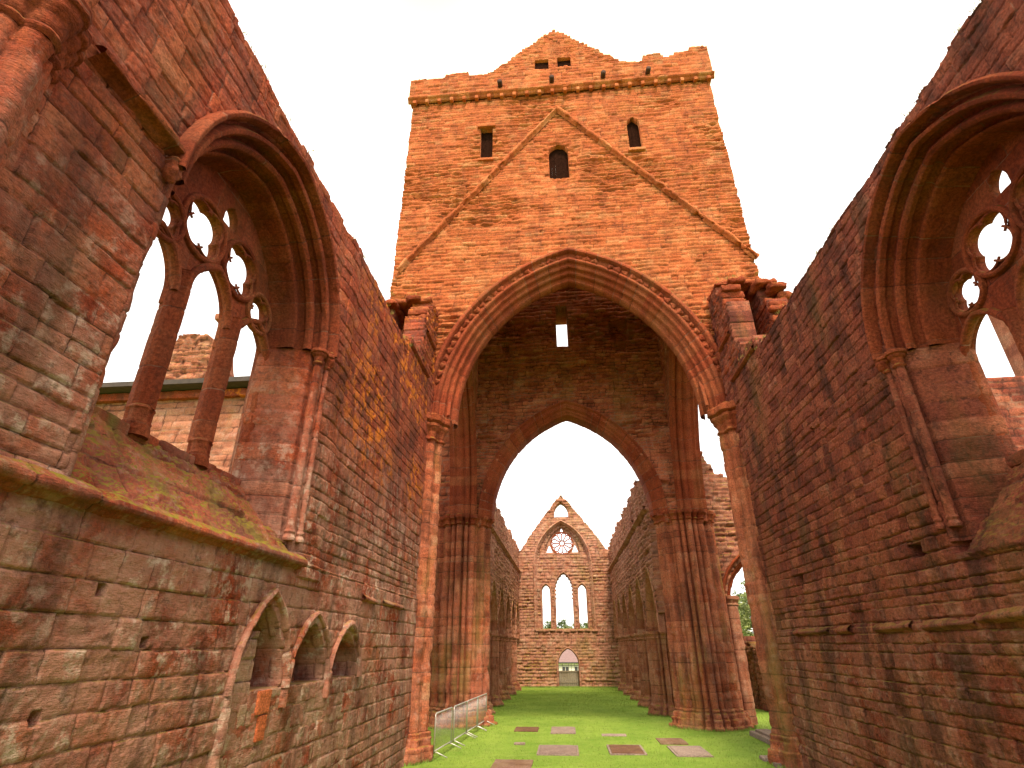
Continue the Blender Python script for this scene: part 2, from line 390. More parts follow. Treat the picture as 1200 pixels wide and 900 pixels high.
def stone_mat(name, pal, pale=.0, pale_z=(2, 8), lichen=0., moss=.5, mortar=(.30, .17, .12), mortar_k=.7, green=.2, dark=.5, tone_z=None):
    m, nt, b = nodes(name); N = NT(nt)
    pos = N.n('ShaderNodeNewGeometry').outputs['Position']; geo = N.n('ShaderNodeNewGeometry')
    at = N.n('ShaderNodeAttribute', attribute_name='stone'); sep = N.n('ShaderNodeSeparateColor'); N.l(at.outputs['Color'], sep.inputs[0])
    R, G, B = sep.outputs
    sx = N.n('ShaderNodeSeparateXYZ'); N.l(pos, sx.inputs[0]); z = sx.outputs[2]
    ramp = N.n('ShaderNodeValToRGB'); cr = ramp.color_ramp; cr.interpolation = 'LINEAR'
    while len(cr.elements) > 1: cr.elements.remove(cr.elements[-1])
    for i, (p, c) in enumerate(pal):
        e = cr.elements[0] if i == 0 else cr.elements.new(p); e.position = p; e.color = c + (1,)
    n_mid = N.noise(pos, 2.2, 5); n_fine = N.noise(pos, 23, 5, .65); n_big = N.noise(pos, .45, 3)
    strat = N.noise(N.scaled(pos, (3, 3, 30)), 1.3, 3)
    f = N.math('ADD', N.math('ADD', N.math('MULTIPLY', R, .72), .12), N.math('MULTIPLY', N.math('SUBTRACT', n_mid, .5), 1.0)); f = N.math('ADD', f, N.math('MULTIPLY', N.math('SUBTRACT', n_big, .5), .5))
    f = N.math('ADD', f, N.math('MULTIPLY', N.math('SUBTRACT', strat, .5), .22), True)
    N.l(f, ramp.inputs[0]); c = ramp.outputs[0]
    # grain
    v = N.math('MULTIPLY', N.mr(n_fine, .3, .72, .6, 1.3), N.mr(N.noise(pos, 90, 3, .6), .3, .7, .8, 1.15)); c = N.mix(1., c, N.n('ShaderNodeCombineColor').outputs[0], 'MULTIPLY') if False else c
    cc = N.n('ShaderNodeCombineColor')
    for i in range(3): N.l(v, cc.inputs[i])
    c = N.mix(1., c, cc.outputs[0], 'MULTIPLY')
    # salt bloom and worn pale faces; veil paints in a colour-filter light gradient
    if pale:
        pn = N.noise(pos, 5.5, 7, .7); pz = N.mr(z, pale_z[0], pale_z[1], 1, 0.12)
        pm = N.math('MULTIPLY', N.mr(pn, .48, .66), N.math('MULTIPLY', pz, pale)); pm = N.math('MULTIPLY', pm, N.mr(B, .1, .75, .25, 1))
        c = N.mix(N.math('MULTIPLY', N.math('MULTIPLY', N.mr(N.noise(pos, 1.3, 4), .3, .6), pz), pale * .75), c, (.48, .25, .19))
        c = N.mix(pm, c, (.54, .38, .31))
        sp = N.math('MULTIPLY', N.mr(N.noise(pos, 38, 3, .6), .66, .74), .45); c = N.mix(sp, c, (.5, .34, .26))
    # mortar; its near-black part paints joint shade along with dirt
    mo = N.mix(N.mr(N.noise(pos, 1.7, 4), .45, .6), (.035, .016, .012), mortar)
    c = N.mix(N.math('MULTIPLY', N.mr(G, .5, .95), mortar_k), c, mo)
    # dark crust stains, vertical streaks
    if dark:
        dn = N.noise(N.scaled(pos, (1.1, 1.1, .35)), 1.5, 6, .65); c = N.mix(N.math('MULTIPLY', N.mr(dn, .46, .64), dark), c, (.045, .018, .014))
        d2 = N.noise(pos, 7, 6, .7); c = N.mix(N.math('MULTIPLY', N.mr(d2, .53, .66), dark * .9), c, (.04, .016, .012))
    if green:
        gn = N.noise(N.scaled(pos, (1, 1, .3)), .9, 5); c = N.mix(N.math('MULTIPLY', N.mr(gn, .52, .7), green), c, (.17, .15, .035))
    if lichen:
        ln = N.noise(pos, 3.3, 8, .72); lb = N.noise(pos, .55, 3)
        lm = N.math('MULTIPLY', N.mr(ln, .5, .57), N.math('MULTIPLY', N.mr(lb, .42, .55), N.math('MULTIPLY', N.mr(z, 5.5, 8), N.mr(sx.outputs[1], 9, 12, .08, 1))))
        c = N.mix(N.math('MULTIPLY', lm, lichen), c, (.62, .17, .02))
    if moss:
        sn = N.n('ShaderNodeSeparateXYZ'); N.l(geo.outputs['True Normal'], sn.inputs[0])
        mm = N.math('MULTIPLY', N.mr(sn.outputs[2], .45, .8), N.mr(N.noise(pos, 6, 6, .7), .4, .58)); mm = N.math('MULTIPLY', mm, moss)
        mc = N.mix(N.noise(pos, 15, 3), (.10, .09, .012), (.34, .26, .03))
        c = N.mix(mm, c, mc)
    N.l(c, b.inputs['Base Color']); b.inputs['Roughness'].default_value = .92; b.inputs['Specular IOR Level'].default_value = .2
    # bump
    bn = N.math('ADD', N.math('MULTIPLY', n_fine, .6), N.math('MULTIPLY', N.noise(pos, 70, 4, .6), .35)); bn = N.math('ADD', bn, N.math('MULTIPLY', N.noise(N.scaled(pos, (6, 6, 40)), 1.5, 4), .45))
    bu = N.n('ShaderNodeBump'); bu.inputs['Strength'].default_value = 1.; bu.inputs['Distance'].default_value = .03
    N.l(bn, bu.inputs['Height']); N.l(bu.outputs[0], b.inputs['Normal'])
    return m
def plain_mat(name, col, rough=.6, metal=0, var=.2, scale=6, bump=.0, col2=None):
    m, nt, b = nodes(name); N = NT(nt); pos = N.n('ShaderNodeNewGeometry').outputs['Position']
    f = N.noise(pos, scale, 5, .65)
    c = N.mix(N.mr(f, .3, .7), tuple(x * (1 - var) for x in col), col2 or tuple(min(1, x * (1 + var)) for x in col))
    N.l(c, b.inputs['Base Color']); b.inputs['Roughness'].default_value = rough; b.inputs['Metallic'].default_value = metal
    if bump:
        bu = N.n('ShaderNodeBump'); bu.inputs['Strength'].default_value = bump; bu.inputs['Distance'].default_value = .02; N.l(f, bu.inputs['Height']); N.l(bu.outputs[0], b.inputs['Normal'])
    return m

PAL_CH = [(0, (.14, .020, .008)), (.3, (.25, .036, .013)), (.6, (.34, .058, .021)), (.85, (.39, .085, .033)), (1, (.42, .13, .065))]
PAL_RT = [(0, (.13, .024, .014)), (.3, (.22, .047, .027)), (.6, (.29, .070, .038)), (.85, (.34, .10, .055)), (1, (.37, .15, .10))]
PAL_TW = [(0, (.38, .085, .026)), (.35, (.46, .115, .038)), (.65, (.53, .155, .055)), (1, (.56, .23, .10))]
PAL_NV = [(0, (.29, .088, .050)), (.35, (.42, .145, .078)), (.7, (.49, .20, .115)), (1, (.52, .29, .19))]
PAL_CR = [(0, (.30, .070, .032)), (.35, (.43, .110, .048)), (.7, (.50, .15, .070)), (1, (.52, .24, .13))]
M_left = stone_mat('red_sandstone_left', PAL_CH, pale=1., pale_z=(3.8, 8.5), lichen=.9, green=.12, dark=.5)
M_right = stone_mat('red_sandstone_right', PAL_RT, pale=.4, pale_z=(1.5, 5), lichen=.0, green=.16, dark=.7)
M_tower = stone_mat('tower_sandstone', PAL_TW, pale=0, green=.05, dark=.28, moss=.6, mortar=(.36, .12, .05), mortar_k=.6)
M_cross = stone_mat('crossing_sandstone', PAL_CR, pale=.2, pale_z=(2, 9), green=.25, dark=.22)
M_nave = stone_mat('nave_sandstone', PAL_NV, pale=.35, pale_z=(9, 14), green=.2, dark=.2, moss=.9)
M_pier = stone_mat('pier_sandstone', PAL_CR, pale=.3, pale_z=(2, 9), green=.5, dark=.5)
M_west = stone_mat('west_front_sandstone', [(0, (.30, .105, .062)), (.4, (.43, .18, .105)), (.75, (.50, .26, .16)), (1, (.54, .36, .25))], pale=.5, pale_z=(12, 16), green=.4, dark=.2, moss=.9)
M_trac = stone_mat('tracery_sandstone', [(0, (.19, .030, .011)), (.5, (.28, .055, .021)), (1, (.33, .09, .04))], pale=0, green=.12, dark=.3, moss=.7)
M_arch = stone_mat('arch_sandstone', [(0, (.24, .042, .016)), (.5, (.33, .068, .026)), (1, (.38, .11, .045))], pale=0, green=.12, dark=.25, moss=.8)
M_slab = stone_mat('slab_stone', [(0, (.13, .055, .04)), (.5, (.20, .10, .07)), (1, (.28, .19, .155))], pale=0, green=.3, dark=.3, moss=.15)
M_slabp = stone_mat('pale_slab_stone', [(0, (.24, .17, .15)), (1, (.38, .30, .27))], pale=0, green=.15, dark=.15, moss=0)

# ------------------------------------------------------------------ sky, light, camera
w = bpy.data.worlds.new('World'); S.world = w; w.use_nodes = True; nt = w.node_tree; N = NT(nt)
bg = nt.nodes['Background']; bg.inputs[1].default_value = .13
sky = N.n('ShaderNodeTexSky', sky_type='NISHITA'); sky.sun_disc = False
SUN_EL, SUN_AZ = math.radians(54), math.radians(170)
sky.sun_elevation = SUN_EL; sky.sun_rotation = SUN_AZ; sky.dust_density = 4; sky.air_density = 1.5
tc = N.n('ShaderNodeTexCoord').outputs['Generated']
cl = N.noise(N.scaled(tc, (1, 1, 2.5)), 1.6, 4)
cloud = N.mix(N.mr(cl, .35, .65), (9.6, 9.1, 8.2), (10.4, 10.1, 9.7))
sz = N.n('ShaderNodeSeparateXYZ'); N.l(tc, sz.inputs[0]); cloud = N.mix(N.math('MULTIPLY', N.mr(sz.outputs[2], .64, .95), N.mr(N.noise(tc, 1.1, 2), .3, .6)), cloud, (9.6, 8.6, 2.4))
N.l(N.mix(.88, sky.outputs[0], cloud), bg.inputs[0])
sun = bpy.data.lights.new('sun', 'SUN'); sun.energy = 2.9; sun.angle = math.radians(12); sun.color = (1, .80, .58)
so = bpy.data.objects.new('sun', sun); COL.objects.link(so)
d = Vector((math.sin(SUN_AZ) * math.cos(SUN_EL), math.cos(SUN_AZ) * math.cos(SUN_EL), math.sin(SUN_EL)))
so.rotation_euler = d.to_track_quat('Z', 'Y').to_euler(); so.location = (0, -20, 40)
S.view_settings.view_transform = 'Standard'; S.view_settings.look = 'None'; S.view_settings.exposure = .9; S.view_settings.gamma = 1
cam = bpy.data.cameras.new('camera'); co = bpy.data.objects.new('camera', cam); COL.objects.link(co); S.camera = co
cam.sensor_width = 36; cam.lens = 36 * 639 / 1200; cam.clip_end = 2000; cam.clip_start = .05
r_, u_, f_ = V(.99594, .08997, -.00406), V(.04256, -.43015, .90161), V(-.07937, .89826, .43253)
co.matrix_world = Matrix(((r_[0], u_[0], -f_[0], 0), (r_[1], u_[1], -f_[1], 0), (r_[2], u_[2], -f_[2], 2.9), (0, 0, 0, 1)))
S.cycles.max_bounces = 6; S.cycles.diffuse_bounces = 4

# ------------------------------------------------------------------ ground
def ground():
    m, nt, b = nodes('grass_lawn'); N = NT(nt); pos = N.n('ShaderNodeNewGeometry').outputs['Position']
    c = N.mix(N.mr(N.noise(pos, .55, 4), .35, .65), (.16, .28, .032), (.25, .37, .055))
    c = N.mix(N.math('MULTIPLY', N.mr(N.noise(pos, 2.6, 6, .7), .48, .68), .65), c, (.30, .38, .085))
    c = N.mix(N.math('MULTIPLY', N.mr(N.noise(pos, 1.1, 6, .7), .5, .66), .5), c, (.12, .24, .025))
    c = N.mix(N.math('MULTIPLY', N.mr(N.noise(pos, 28, 5, .7), .4, .7), .45), c, (.07, .13, .012))
    N.l(c, b.inputs['Base Color']); b.inputs['Roughness'].default_value = .9; b.inputs['Specular IOR Level'].default_value = .15
    bu = N.n('ShaderNodeBump'); bu.inputs['Strength'].default_value = .8; bu.inputs['Distance'].default_value = .03
    N.l(N.math('ADD', N.noise(pos, 45, 5, .7), N.noise(pos, 9, 4)), bu.inputs['Height']); N.l(bu.outputs[0], b.inputs['Normal'])
    a = np.concatenate([-np.geomspace(900, 25, 12), np.linspace(-20, 20, 41), np.geomspace(25, 900, 12)])
    X, Y = np.meshgrid(a, a + 20, indexing='ij')
    Z = .035 * fbm(X * .35, Y * .35, 5, 3) * (np.abs(X) < 24)
    Z = np.minimum(Z, .03) - .19 * np.clip((Y - 26) / 24, 0, 1) - 1.5 * np.clip((Y - 54) / 14, 0, 1) ** 2 * (3 - 2 * np.clip((Y - 54) / 14, 0, 1))
    idx = np.arange(X.size).reshape(X.shape)
    Q = np.stack([idx[:-1, :-1], idx[1:, :-1], idx[1:, 1:], idx[:-1, 1:]], -1).reshape(-1, 4)
    o = mesh_np('ground', np.stack([X, Y, Z], -1), Q, m); o['kind'] = 'structure'
    # mown blades
    rng = np.random.RandomState(3); n = 70000
    y = 16 + 35 * rng.rand(n) ** 1.6; x = rng.uniform(-5, 9, n); gz = np.minimum(.035 * fbm(x * .35, y * .35, 5, 3), .03) - .19 * np.clip((y - 26) / 24, 0, 1)
    keep = np.ones(n, bool)
    for (a0, a1, b0, b1, *_r) in SLABS: keep &= ~((x > a0 + .05 * fbm(y * 4, y * 0, 3, 2)) & (x < a1 + .05 * fbm(y * 4, y * 0 + 4, 3, 2)) & (y > b0 + .06 * fbm(x * 4, x * 0, 5, 2)) & (y < b1 + .06 * fbm(x * 4, x * 0 + 9, 5, 2)))
    x, y, gz = x[keep], y[keep], gz[keep]; n = len(x)
    an = rng.rand(n) * 2 * PI; hh = rng.uniform(.02, .05, n); wd = rng.uniform(.004, .009, n) * (1 + (y - 16) * .04); lean = rng.uniform(-.03, .03, (n, 2))
    dx = np.cos(an) * wd; dy = np.sin(an) * wd
    v = np.stack([np.stack([x - dx, y - dy, gz - .01], -1), np.stack([x + dx, y + dy, gz - .01], -1), np.stack([x + lean[:, 0], y + lean[:, 1], gz + hh], -1)], 1)
    PF = [(5.55, 25.75, 1.5), (-4.6, 25.75, 1.5)] + [(4.64, 26 + 4.08 * (k + 1), .92) for k in range(5)] + [(-4.54, 26 + 4.08 * (k + 1), .92) for k in range(5)] + [(6.2, 18.05, .85), (-4.8, 18.05, .85)]
    ex = []
    for (px, py, pr) in PF:
        k = int(900 * pr); a_ = rng.rand(k) * 2 * PI; rr_ = pr * (1 + .12 * rng.rand(k) - .02); ex.append(np.stack([px + rr_ * np.cos(a_), py + rr_ * np.sin(a_), rng.uniform(.05, .13, k)], -1))
    k = 5000; ex.append(np.stack([rng.uniform(-6, 6, k), 50.4 - .15 * rng.rand(k), rng.uniform(.06, .16, k)], -1))
    ex = np.concatenate(ex); x = np.concatenate([x, ex[:, 0]]); y = np.concatenate([y, ex[:, 1]]); hh = np.concatenate([hh, ex[:, 2]]); k = len(ex)
    gz = np.minimum(.035 * fbm(x * .35, y * .35, 5, 3), .03) - .19 * np.clip((y - 26) / 24, 0, 1); n = len(x); a_ = rng.rand(k) * 2 * PI; w_ = rng.uniform(.005, .01, k) * 1.3
    dx = np.concatenate([dx, np.cos(a_) * w_]); dy = np.concatenate([dy, np.sin(a_) * w_]); lean = np.concatenate([lean, rng.uniform(-.05, .05, (k, 2))])
    v = np.stack([np.stack([x - dx, y - dy, gz - .01], -1), np.stack([x + dx, y + dy, gz - .01], -1), np.stack([x + lean[:, 0], y + lean[:, 1], gz + hh], -1)], 1)
    m2 = plain_mat('grass_blades', (.18, .30, .04), .8, 0, .3, 1.2, col2=(.29, .40, .07))
    g = mesh_np('grass', v.reshape(-1, 3), None, m2, None, None, False, np.arange(n * 3).reshape(-1, 3)); g['kind'] = 'stuff'
    g['label'] = 'short mown green grass covering the abbey floor'; g['category'] = 'grass'

# x0,x1,y0,y1,material,label
SLABS = [(-2.1, -1.2, 23.8, 25.0, 0, 'brown flat slab in the grass, farthest left of the far row'),
         (-.72, .2, 23.3, 25.1, 1, 'pale grey flat slab in the far row, right of a brown one'),
         (-.95, .16, 19.15, 20.7, 1, 'pale pinkish rectangular slab in the middle of the lawn'),
         (1.2, 2.15, 19.35, 20.9, 0, 'reddish brown slab with pale border right of the pale middle slab'),
         (2.88, 3.77, 21.2, 22.4, 0, 'dark brown slab, farther of the two touching slabs before the big pier'),
         (3.08, 3.98, 19.1, 20.8, 1, 'worn slab with pale edges, nearer of the two touching slabs before the big pier'),
         (-2.12, -1.05, 16.7, 18.2, 0, 'brown slab at the bottom edge, nearest of all the slabs'),
         (1.1, 1.97, 22.8, 23.3, 1, 'thin broken strip of pale stone lying in the grass'),
         (-1.85, -1.48, 20.95, 21.2, 1, 'tiny sliver of pale stone left of the pale middle slab')]
def slabs():
    for i, (a, b, c, d_, m, lab) in enumerate(SLABS):
        mb = MB(); z = .038
        rough_box(mb, a, b, c, d_, -.1, z, seed=i, cell=.06, amp=.012, rad=.02)
        if m == 0 or i in (2, 5): pass
        o = mb.build('grave_slab', (M_slab, M_slabp)[m], None, True); tag(o, lab, 'slab', 'flat grave slabs set in the lawn')
        if i in (3, 5, 2):
            t = .07; e = MB()
            for q in ((a - t, b + t, c - t, c), (a - t, b + t, d_, d_ + t), (a - t, a, c, d_), (b, b + t, c, d_)): rough_box(e, *q, -.1, z - .008, seed=i + 9, cell=.08, amp=.008, rad=.015)
            bo = e.build('border', M_slabp, None, True); bo.parent = o
    mb = MB(); rough_box(mb, 6.3, 6.75, 20.3, 23.4, -.1, .16, seed=44, amp=.02); rough_box(mb, 6.42, 6.9, 20.6, 23.1, .1, .24, seed=45, amp=.02)
    tag(mb.build('kerb_stone', M_slabp, None, True), 'long pale stone kerb lying in the grass right of the big crossing pier', 'kerb stone')
    for x0, x1, y0, y1, lab in ((5.25, 5.9, 18.5, 18.95, 'small white stone at the foot of the right respond, farther one'), (5.3, 5.75, 17.7, 18.1, 'small white stone at the foot of the right respond, nearer one')):
        mb = MB(); rough_box(mb, x0, x1, y0, y1, -.05, .09, seed=int(y0 * 10), amp=.02)
        tag(mb.build('loose_stone', M_slabp, None, True), lab, 'stone', 'white stones by the right respond')

# ------------------------------------------------------------------ crowd barriers
def barriers():
    M = plain_mat('galvanised_steel', (.55, .53, .52), .45, .6, .12, 30)
    p = [(-3.86, 18.05), (-3.70, 20.1), (-3.58, 21.95), (-3.47, 23.6), (-3.36, 25.3)]
    labs = ['nearest grey steel crowd barrier, its end tube rounded beside the left respond', 'second grey steel crowd barrier from the camera', 'third grey steel crowd barrier from the camera', 'farthest grey steel crowd barrier, ending before the nave piers']
    def make(L):
        t = thing('crowd_barrier', '', 'barrier', (0, 0, 0), 'crowd barriers in a row along the left piers', True)
        k = .08
        f = MB(); f.tube([(0, .03, .12), (0, .03, 1.0), (0, .05, 1.06), (0, .11, 1.1), (0, L - .11, 1.1), (0, L - .05, 1.06), (0, L - .03, 1.0), (0, L - .03, .12)], .021, 8)
        f.tube([(0, .03, .18), (0, L - .03, .18)], .018, 8)
        f.build('frame', M, t, True)
        nb = int((L - .1) / .12)
        for i in range(nb):
            y = .03 + (L - .06) * (i + 1) / (nb + 1); b = MB(); b.tube([(0, y, .18), (0, y, 1.09)], .0058, 6); b.build('bar', M, t, True)
        for y in (.16, L - .16):
            b = MB(); b.tube([(-.33, y, .02), (-.05, y, .14), (.05, y, .14), (.36, y, .02)], .016, 8); b.build('foot', M, t, True)
        return t
    L = 1.9
    proto = make(L)
    for i in range(4):
        a, b = V(*p[i]), V(*p[i + 1])
        if i == 0: t = proto
        else:
            t = proto.copy(); COL.objects.link(t)
            for ch in proto.children:
                c = ch.copy(); COL.objects.link(c); c.parent = t
        t.location = (a[0], a[1], .03); dd = b - a; t.rotation_euler = (0, 0, math.atan2(dd[1], dd[0]) - PI / 2)
        t['label'] = labs[i]

# ------------------------------------------------------------------ chancel walls
YC = 6.8; YT = 6.87; ZS = 8.0; RISE = 2.3; W0 = 1.87
def arc_top(a): R = (W0 * W0 + RISE * RISE) / (2 * W0); return math.sqrt((R + a) ** 2 - (R - W0) ** 2)
def step_top(seed, base, amp, blk=.35):
    def f(U):
        k = np.floor(U / blk + .3 * np.sin(U)); return base + amp * (rnd1(k.astype(np.int64) + 5000, seed) - .5) * 2
    return f
def moss_tufts(parent, pts, seed=1, n=14, s=.05, col=None):
    rng = np.random.RandomState(seed); mb = MB()
    for (x, y, z) in pts:
        for k in range(n):
            a = rng.rand() * 2 * PI; r = rng.rand() * .12; l = s * rng.uniform(.5, 1.6); q = rng.rand() * 2 * PI
            b0 = V(x + math.cos(a) * r, y + math.sin(a) * r, z - .01); dd = V(math.cos(q), math.sin(q), 0) * .006
            mb.add([b0 - dd, b0 + dd, b0 + V(rng.uniform(-.5, .5) * l, rng.uniform(-.5, .5) * l, l)], t=[(0, 1, 2)])
    o = mb.build('moss', M_moss, parent); o['kind'] = 'stuff'; return o
M_moss = plain_mat('moss_and_grass_tufts', (.16, .15, .02), .9, 0, .5, 9, col2=(.36, .28, .05))

def tracery(root, X, sx, mat):
    """window tracery plate in the plane x=X; sx=+1: inside faces -x (right wall), -1: inside faces +x"""
    win = thing('window', '', '', (X, YT, 5.4)); del win['label']; del win['category']; win.parent = root; win.matrix_parent_inverse = Matrix.Translation(-Vector(root.location))
    W, RR, zs = W0 + .2, arc_top(.12), ZS; dz = ZS - 8.0 + RISE - 2.3 + (.1 if sx > 0 else 0); dh = ZS - 8.0
    heads = [(YT - 1.33, .56, 7.5 + dh, .75), (YT, .56, 7.65 + dh, .8), (YT + 1.33, .56, 7.5 + dh, .75)]
    circ = [(YT - .54, 8.98 + dz, .48), (YT + .54, 8.98 + dz, .48), (YT - 1.32, 8.58 + dz, .34), (YT + 1.32, 8.58 + dz, .34)]
    def op(U, Z):
        d = np.full(U.shape, -9.)
        for (c, ww, z0, r) in heads: d = np.maximum(d, arch_d(U, Z, c, z0, ww, r, 5.2))
        for (c, z, r) in circ:
            q = np.full(U.shape, -9.)
            for k in range(4):
                a = k * PI / 2 + PI / 4; q = np.maximum(q, r * .54 - np.hypot(U - c - r * .46 * math.cos(a), Z - z - r * .46 * math.sin(a)))
            q = np.maximum(q, r * .5 - np.hypot(U - c, Z - z)); d = np.maximum(d, q)
        d = np.maximum(d, arch_d(U, Z, YT, 9.62 + dz, .19, .3, 9.5 + dz))
        return d
    def sdf(U, Z):
        return np.minimum(arch_d(U, Z, YT, zs, W, RR, 7.3 + dh), -op(U, Z))
    n = (-sx, 0, 0)
    wall('tracery', win, mat, (X, 0, 0), (0, 1, 0), (0, 0, 1), n, 4.5, 9.2, 7.3 + dh, 10.6, .022, sdf, seed=31, hr=(.6, .9), lr=(.6, 1.), thick=.16, jd=.008, off=.0, rough=.006, pillow=0, warp=.02)
    N_ = (0, 1, 0)
    bd = (sx, 0, 0)
    roll = [(.085, .0), (.075, -.05), (.03, -.085), (-.02, -.085), (-.05, -.05), (-.05, .02), (-.02, .08), (.03, .12)]
    for i, (c, ww, z0, r) in enumerate(heads):
        arch_sweep('light_head', win, mat, (X, c, z0), N_, bd, ww, r, 0, roll, seed=60 + i, ds=.03, dp=.02, jl=.5, jd=.006, off=.002, rough=.004)
    th = np.linspace(0, 2 * PI, 49)[:-1]
    for (c, z, r) in circ:
        pr = resample([(.05, 0), (.04, -.05), (0, -.075), (-.04, -.05), (-.05, .01), (-.03, .08)], .02); P = np.zeros((49, len(pr), 3))
        for i, a in enumerate(np.linspace(0, 2 * PI, 49)):
            rr = r + .03 + pr[:, 0]; P[i, :, 0] = X + sx * pr[:, 1]; P[i, :, 1] = c + rr * math.cos(a); P[i, :, 2] = z + rr * math.sin(a)
        st = np.tile(V(random.random(), 0, .5, 1), (P.shape[0] * P.shape[1], 1)); grid_mesh('roundel', P, mat, win, st)
        mb = MB()
        for k in range(4):
            a0 = k * PI / 2 + PI / 4; cy, cz = c + r * .46 * math.cos(a0), z + r * .46 * math.sin(a0)
            pts = [(X - sx * .02, cy + r * .54 * math.cos(a0 + t), cz + r * .54 * math.sin(a0 + t)) for t in np.linspace(-1.7, 1.7, 15)]
            mb.tube(pts, .022, 6)
        mb.build('cusping', mat, win, True)
    # mullions
    mp = [(-.125, 0), (-.125, -.03), (-.07, -.11), (-.045, -.17), (.045, -.17), (.07, -.11), (.125, -.03), (.125, .05), (.05, .19), (-.05, .19), (-.125, .05)]
    mp = [(a, b * -sx) for a, b in mp]
    for i, y in enumerate((YT - .66, YT + .66)):
        line_sweep('mullion', win, mat, (X, y, 5.75), (X, y, 7.9 + dh), (0, 1, 0), (-1 if False else 1, 0, 0), [(a, -b) for a, b in mp], seed=70 + i, ds=.03, dp=.02, jl=.45, jd=.008, off=.003, rough=.005, closed=True, chipk=.03)
        pier('mullion_base', win, mat, X, y, lambda t: cluster_r(t, [(0, 0, .13)]), [(5.36, .05), (5.55, .05), (5.58, .03), (5.72, .03), (5.74, .045), (5.78, .03), (5.8, -.02)], nt=24, ds=.04, seed=3)
    for y in (YT - 1.93, YT + 1.93):
        line_sweep('side_shaft', win, mat, (X, y, 5.5), (X, y, 7.9 + dh), (0, 1, 0), (1, 0, 0), [(a, -b) for a, b in mp], seed=75, ds=.04, dp=.03, jl=.45, jd=.008, off=.003, rough=.005, closed=True)
    return win

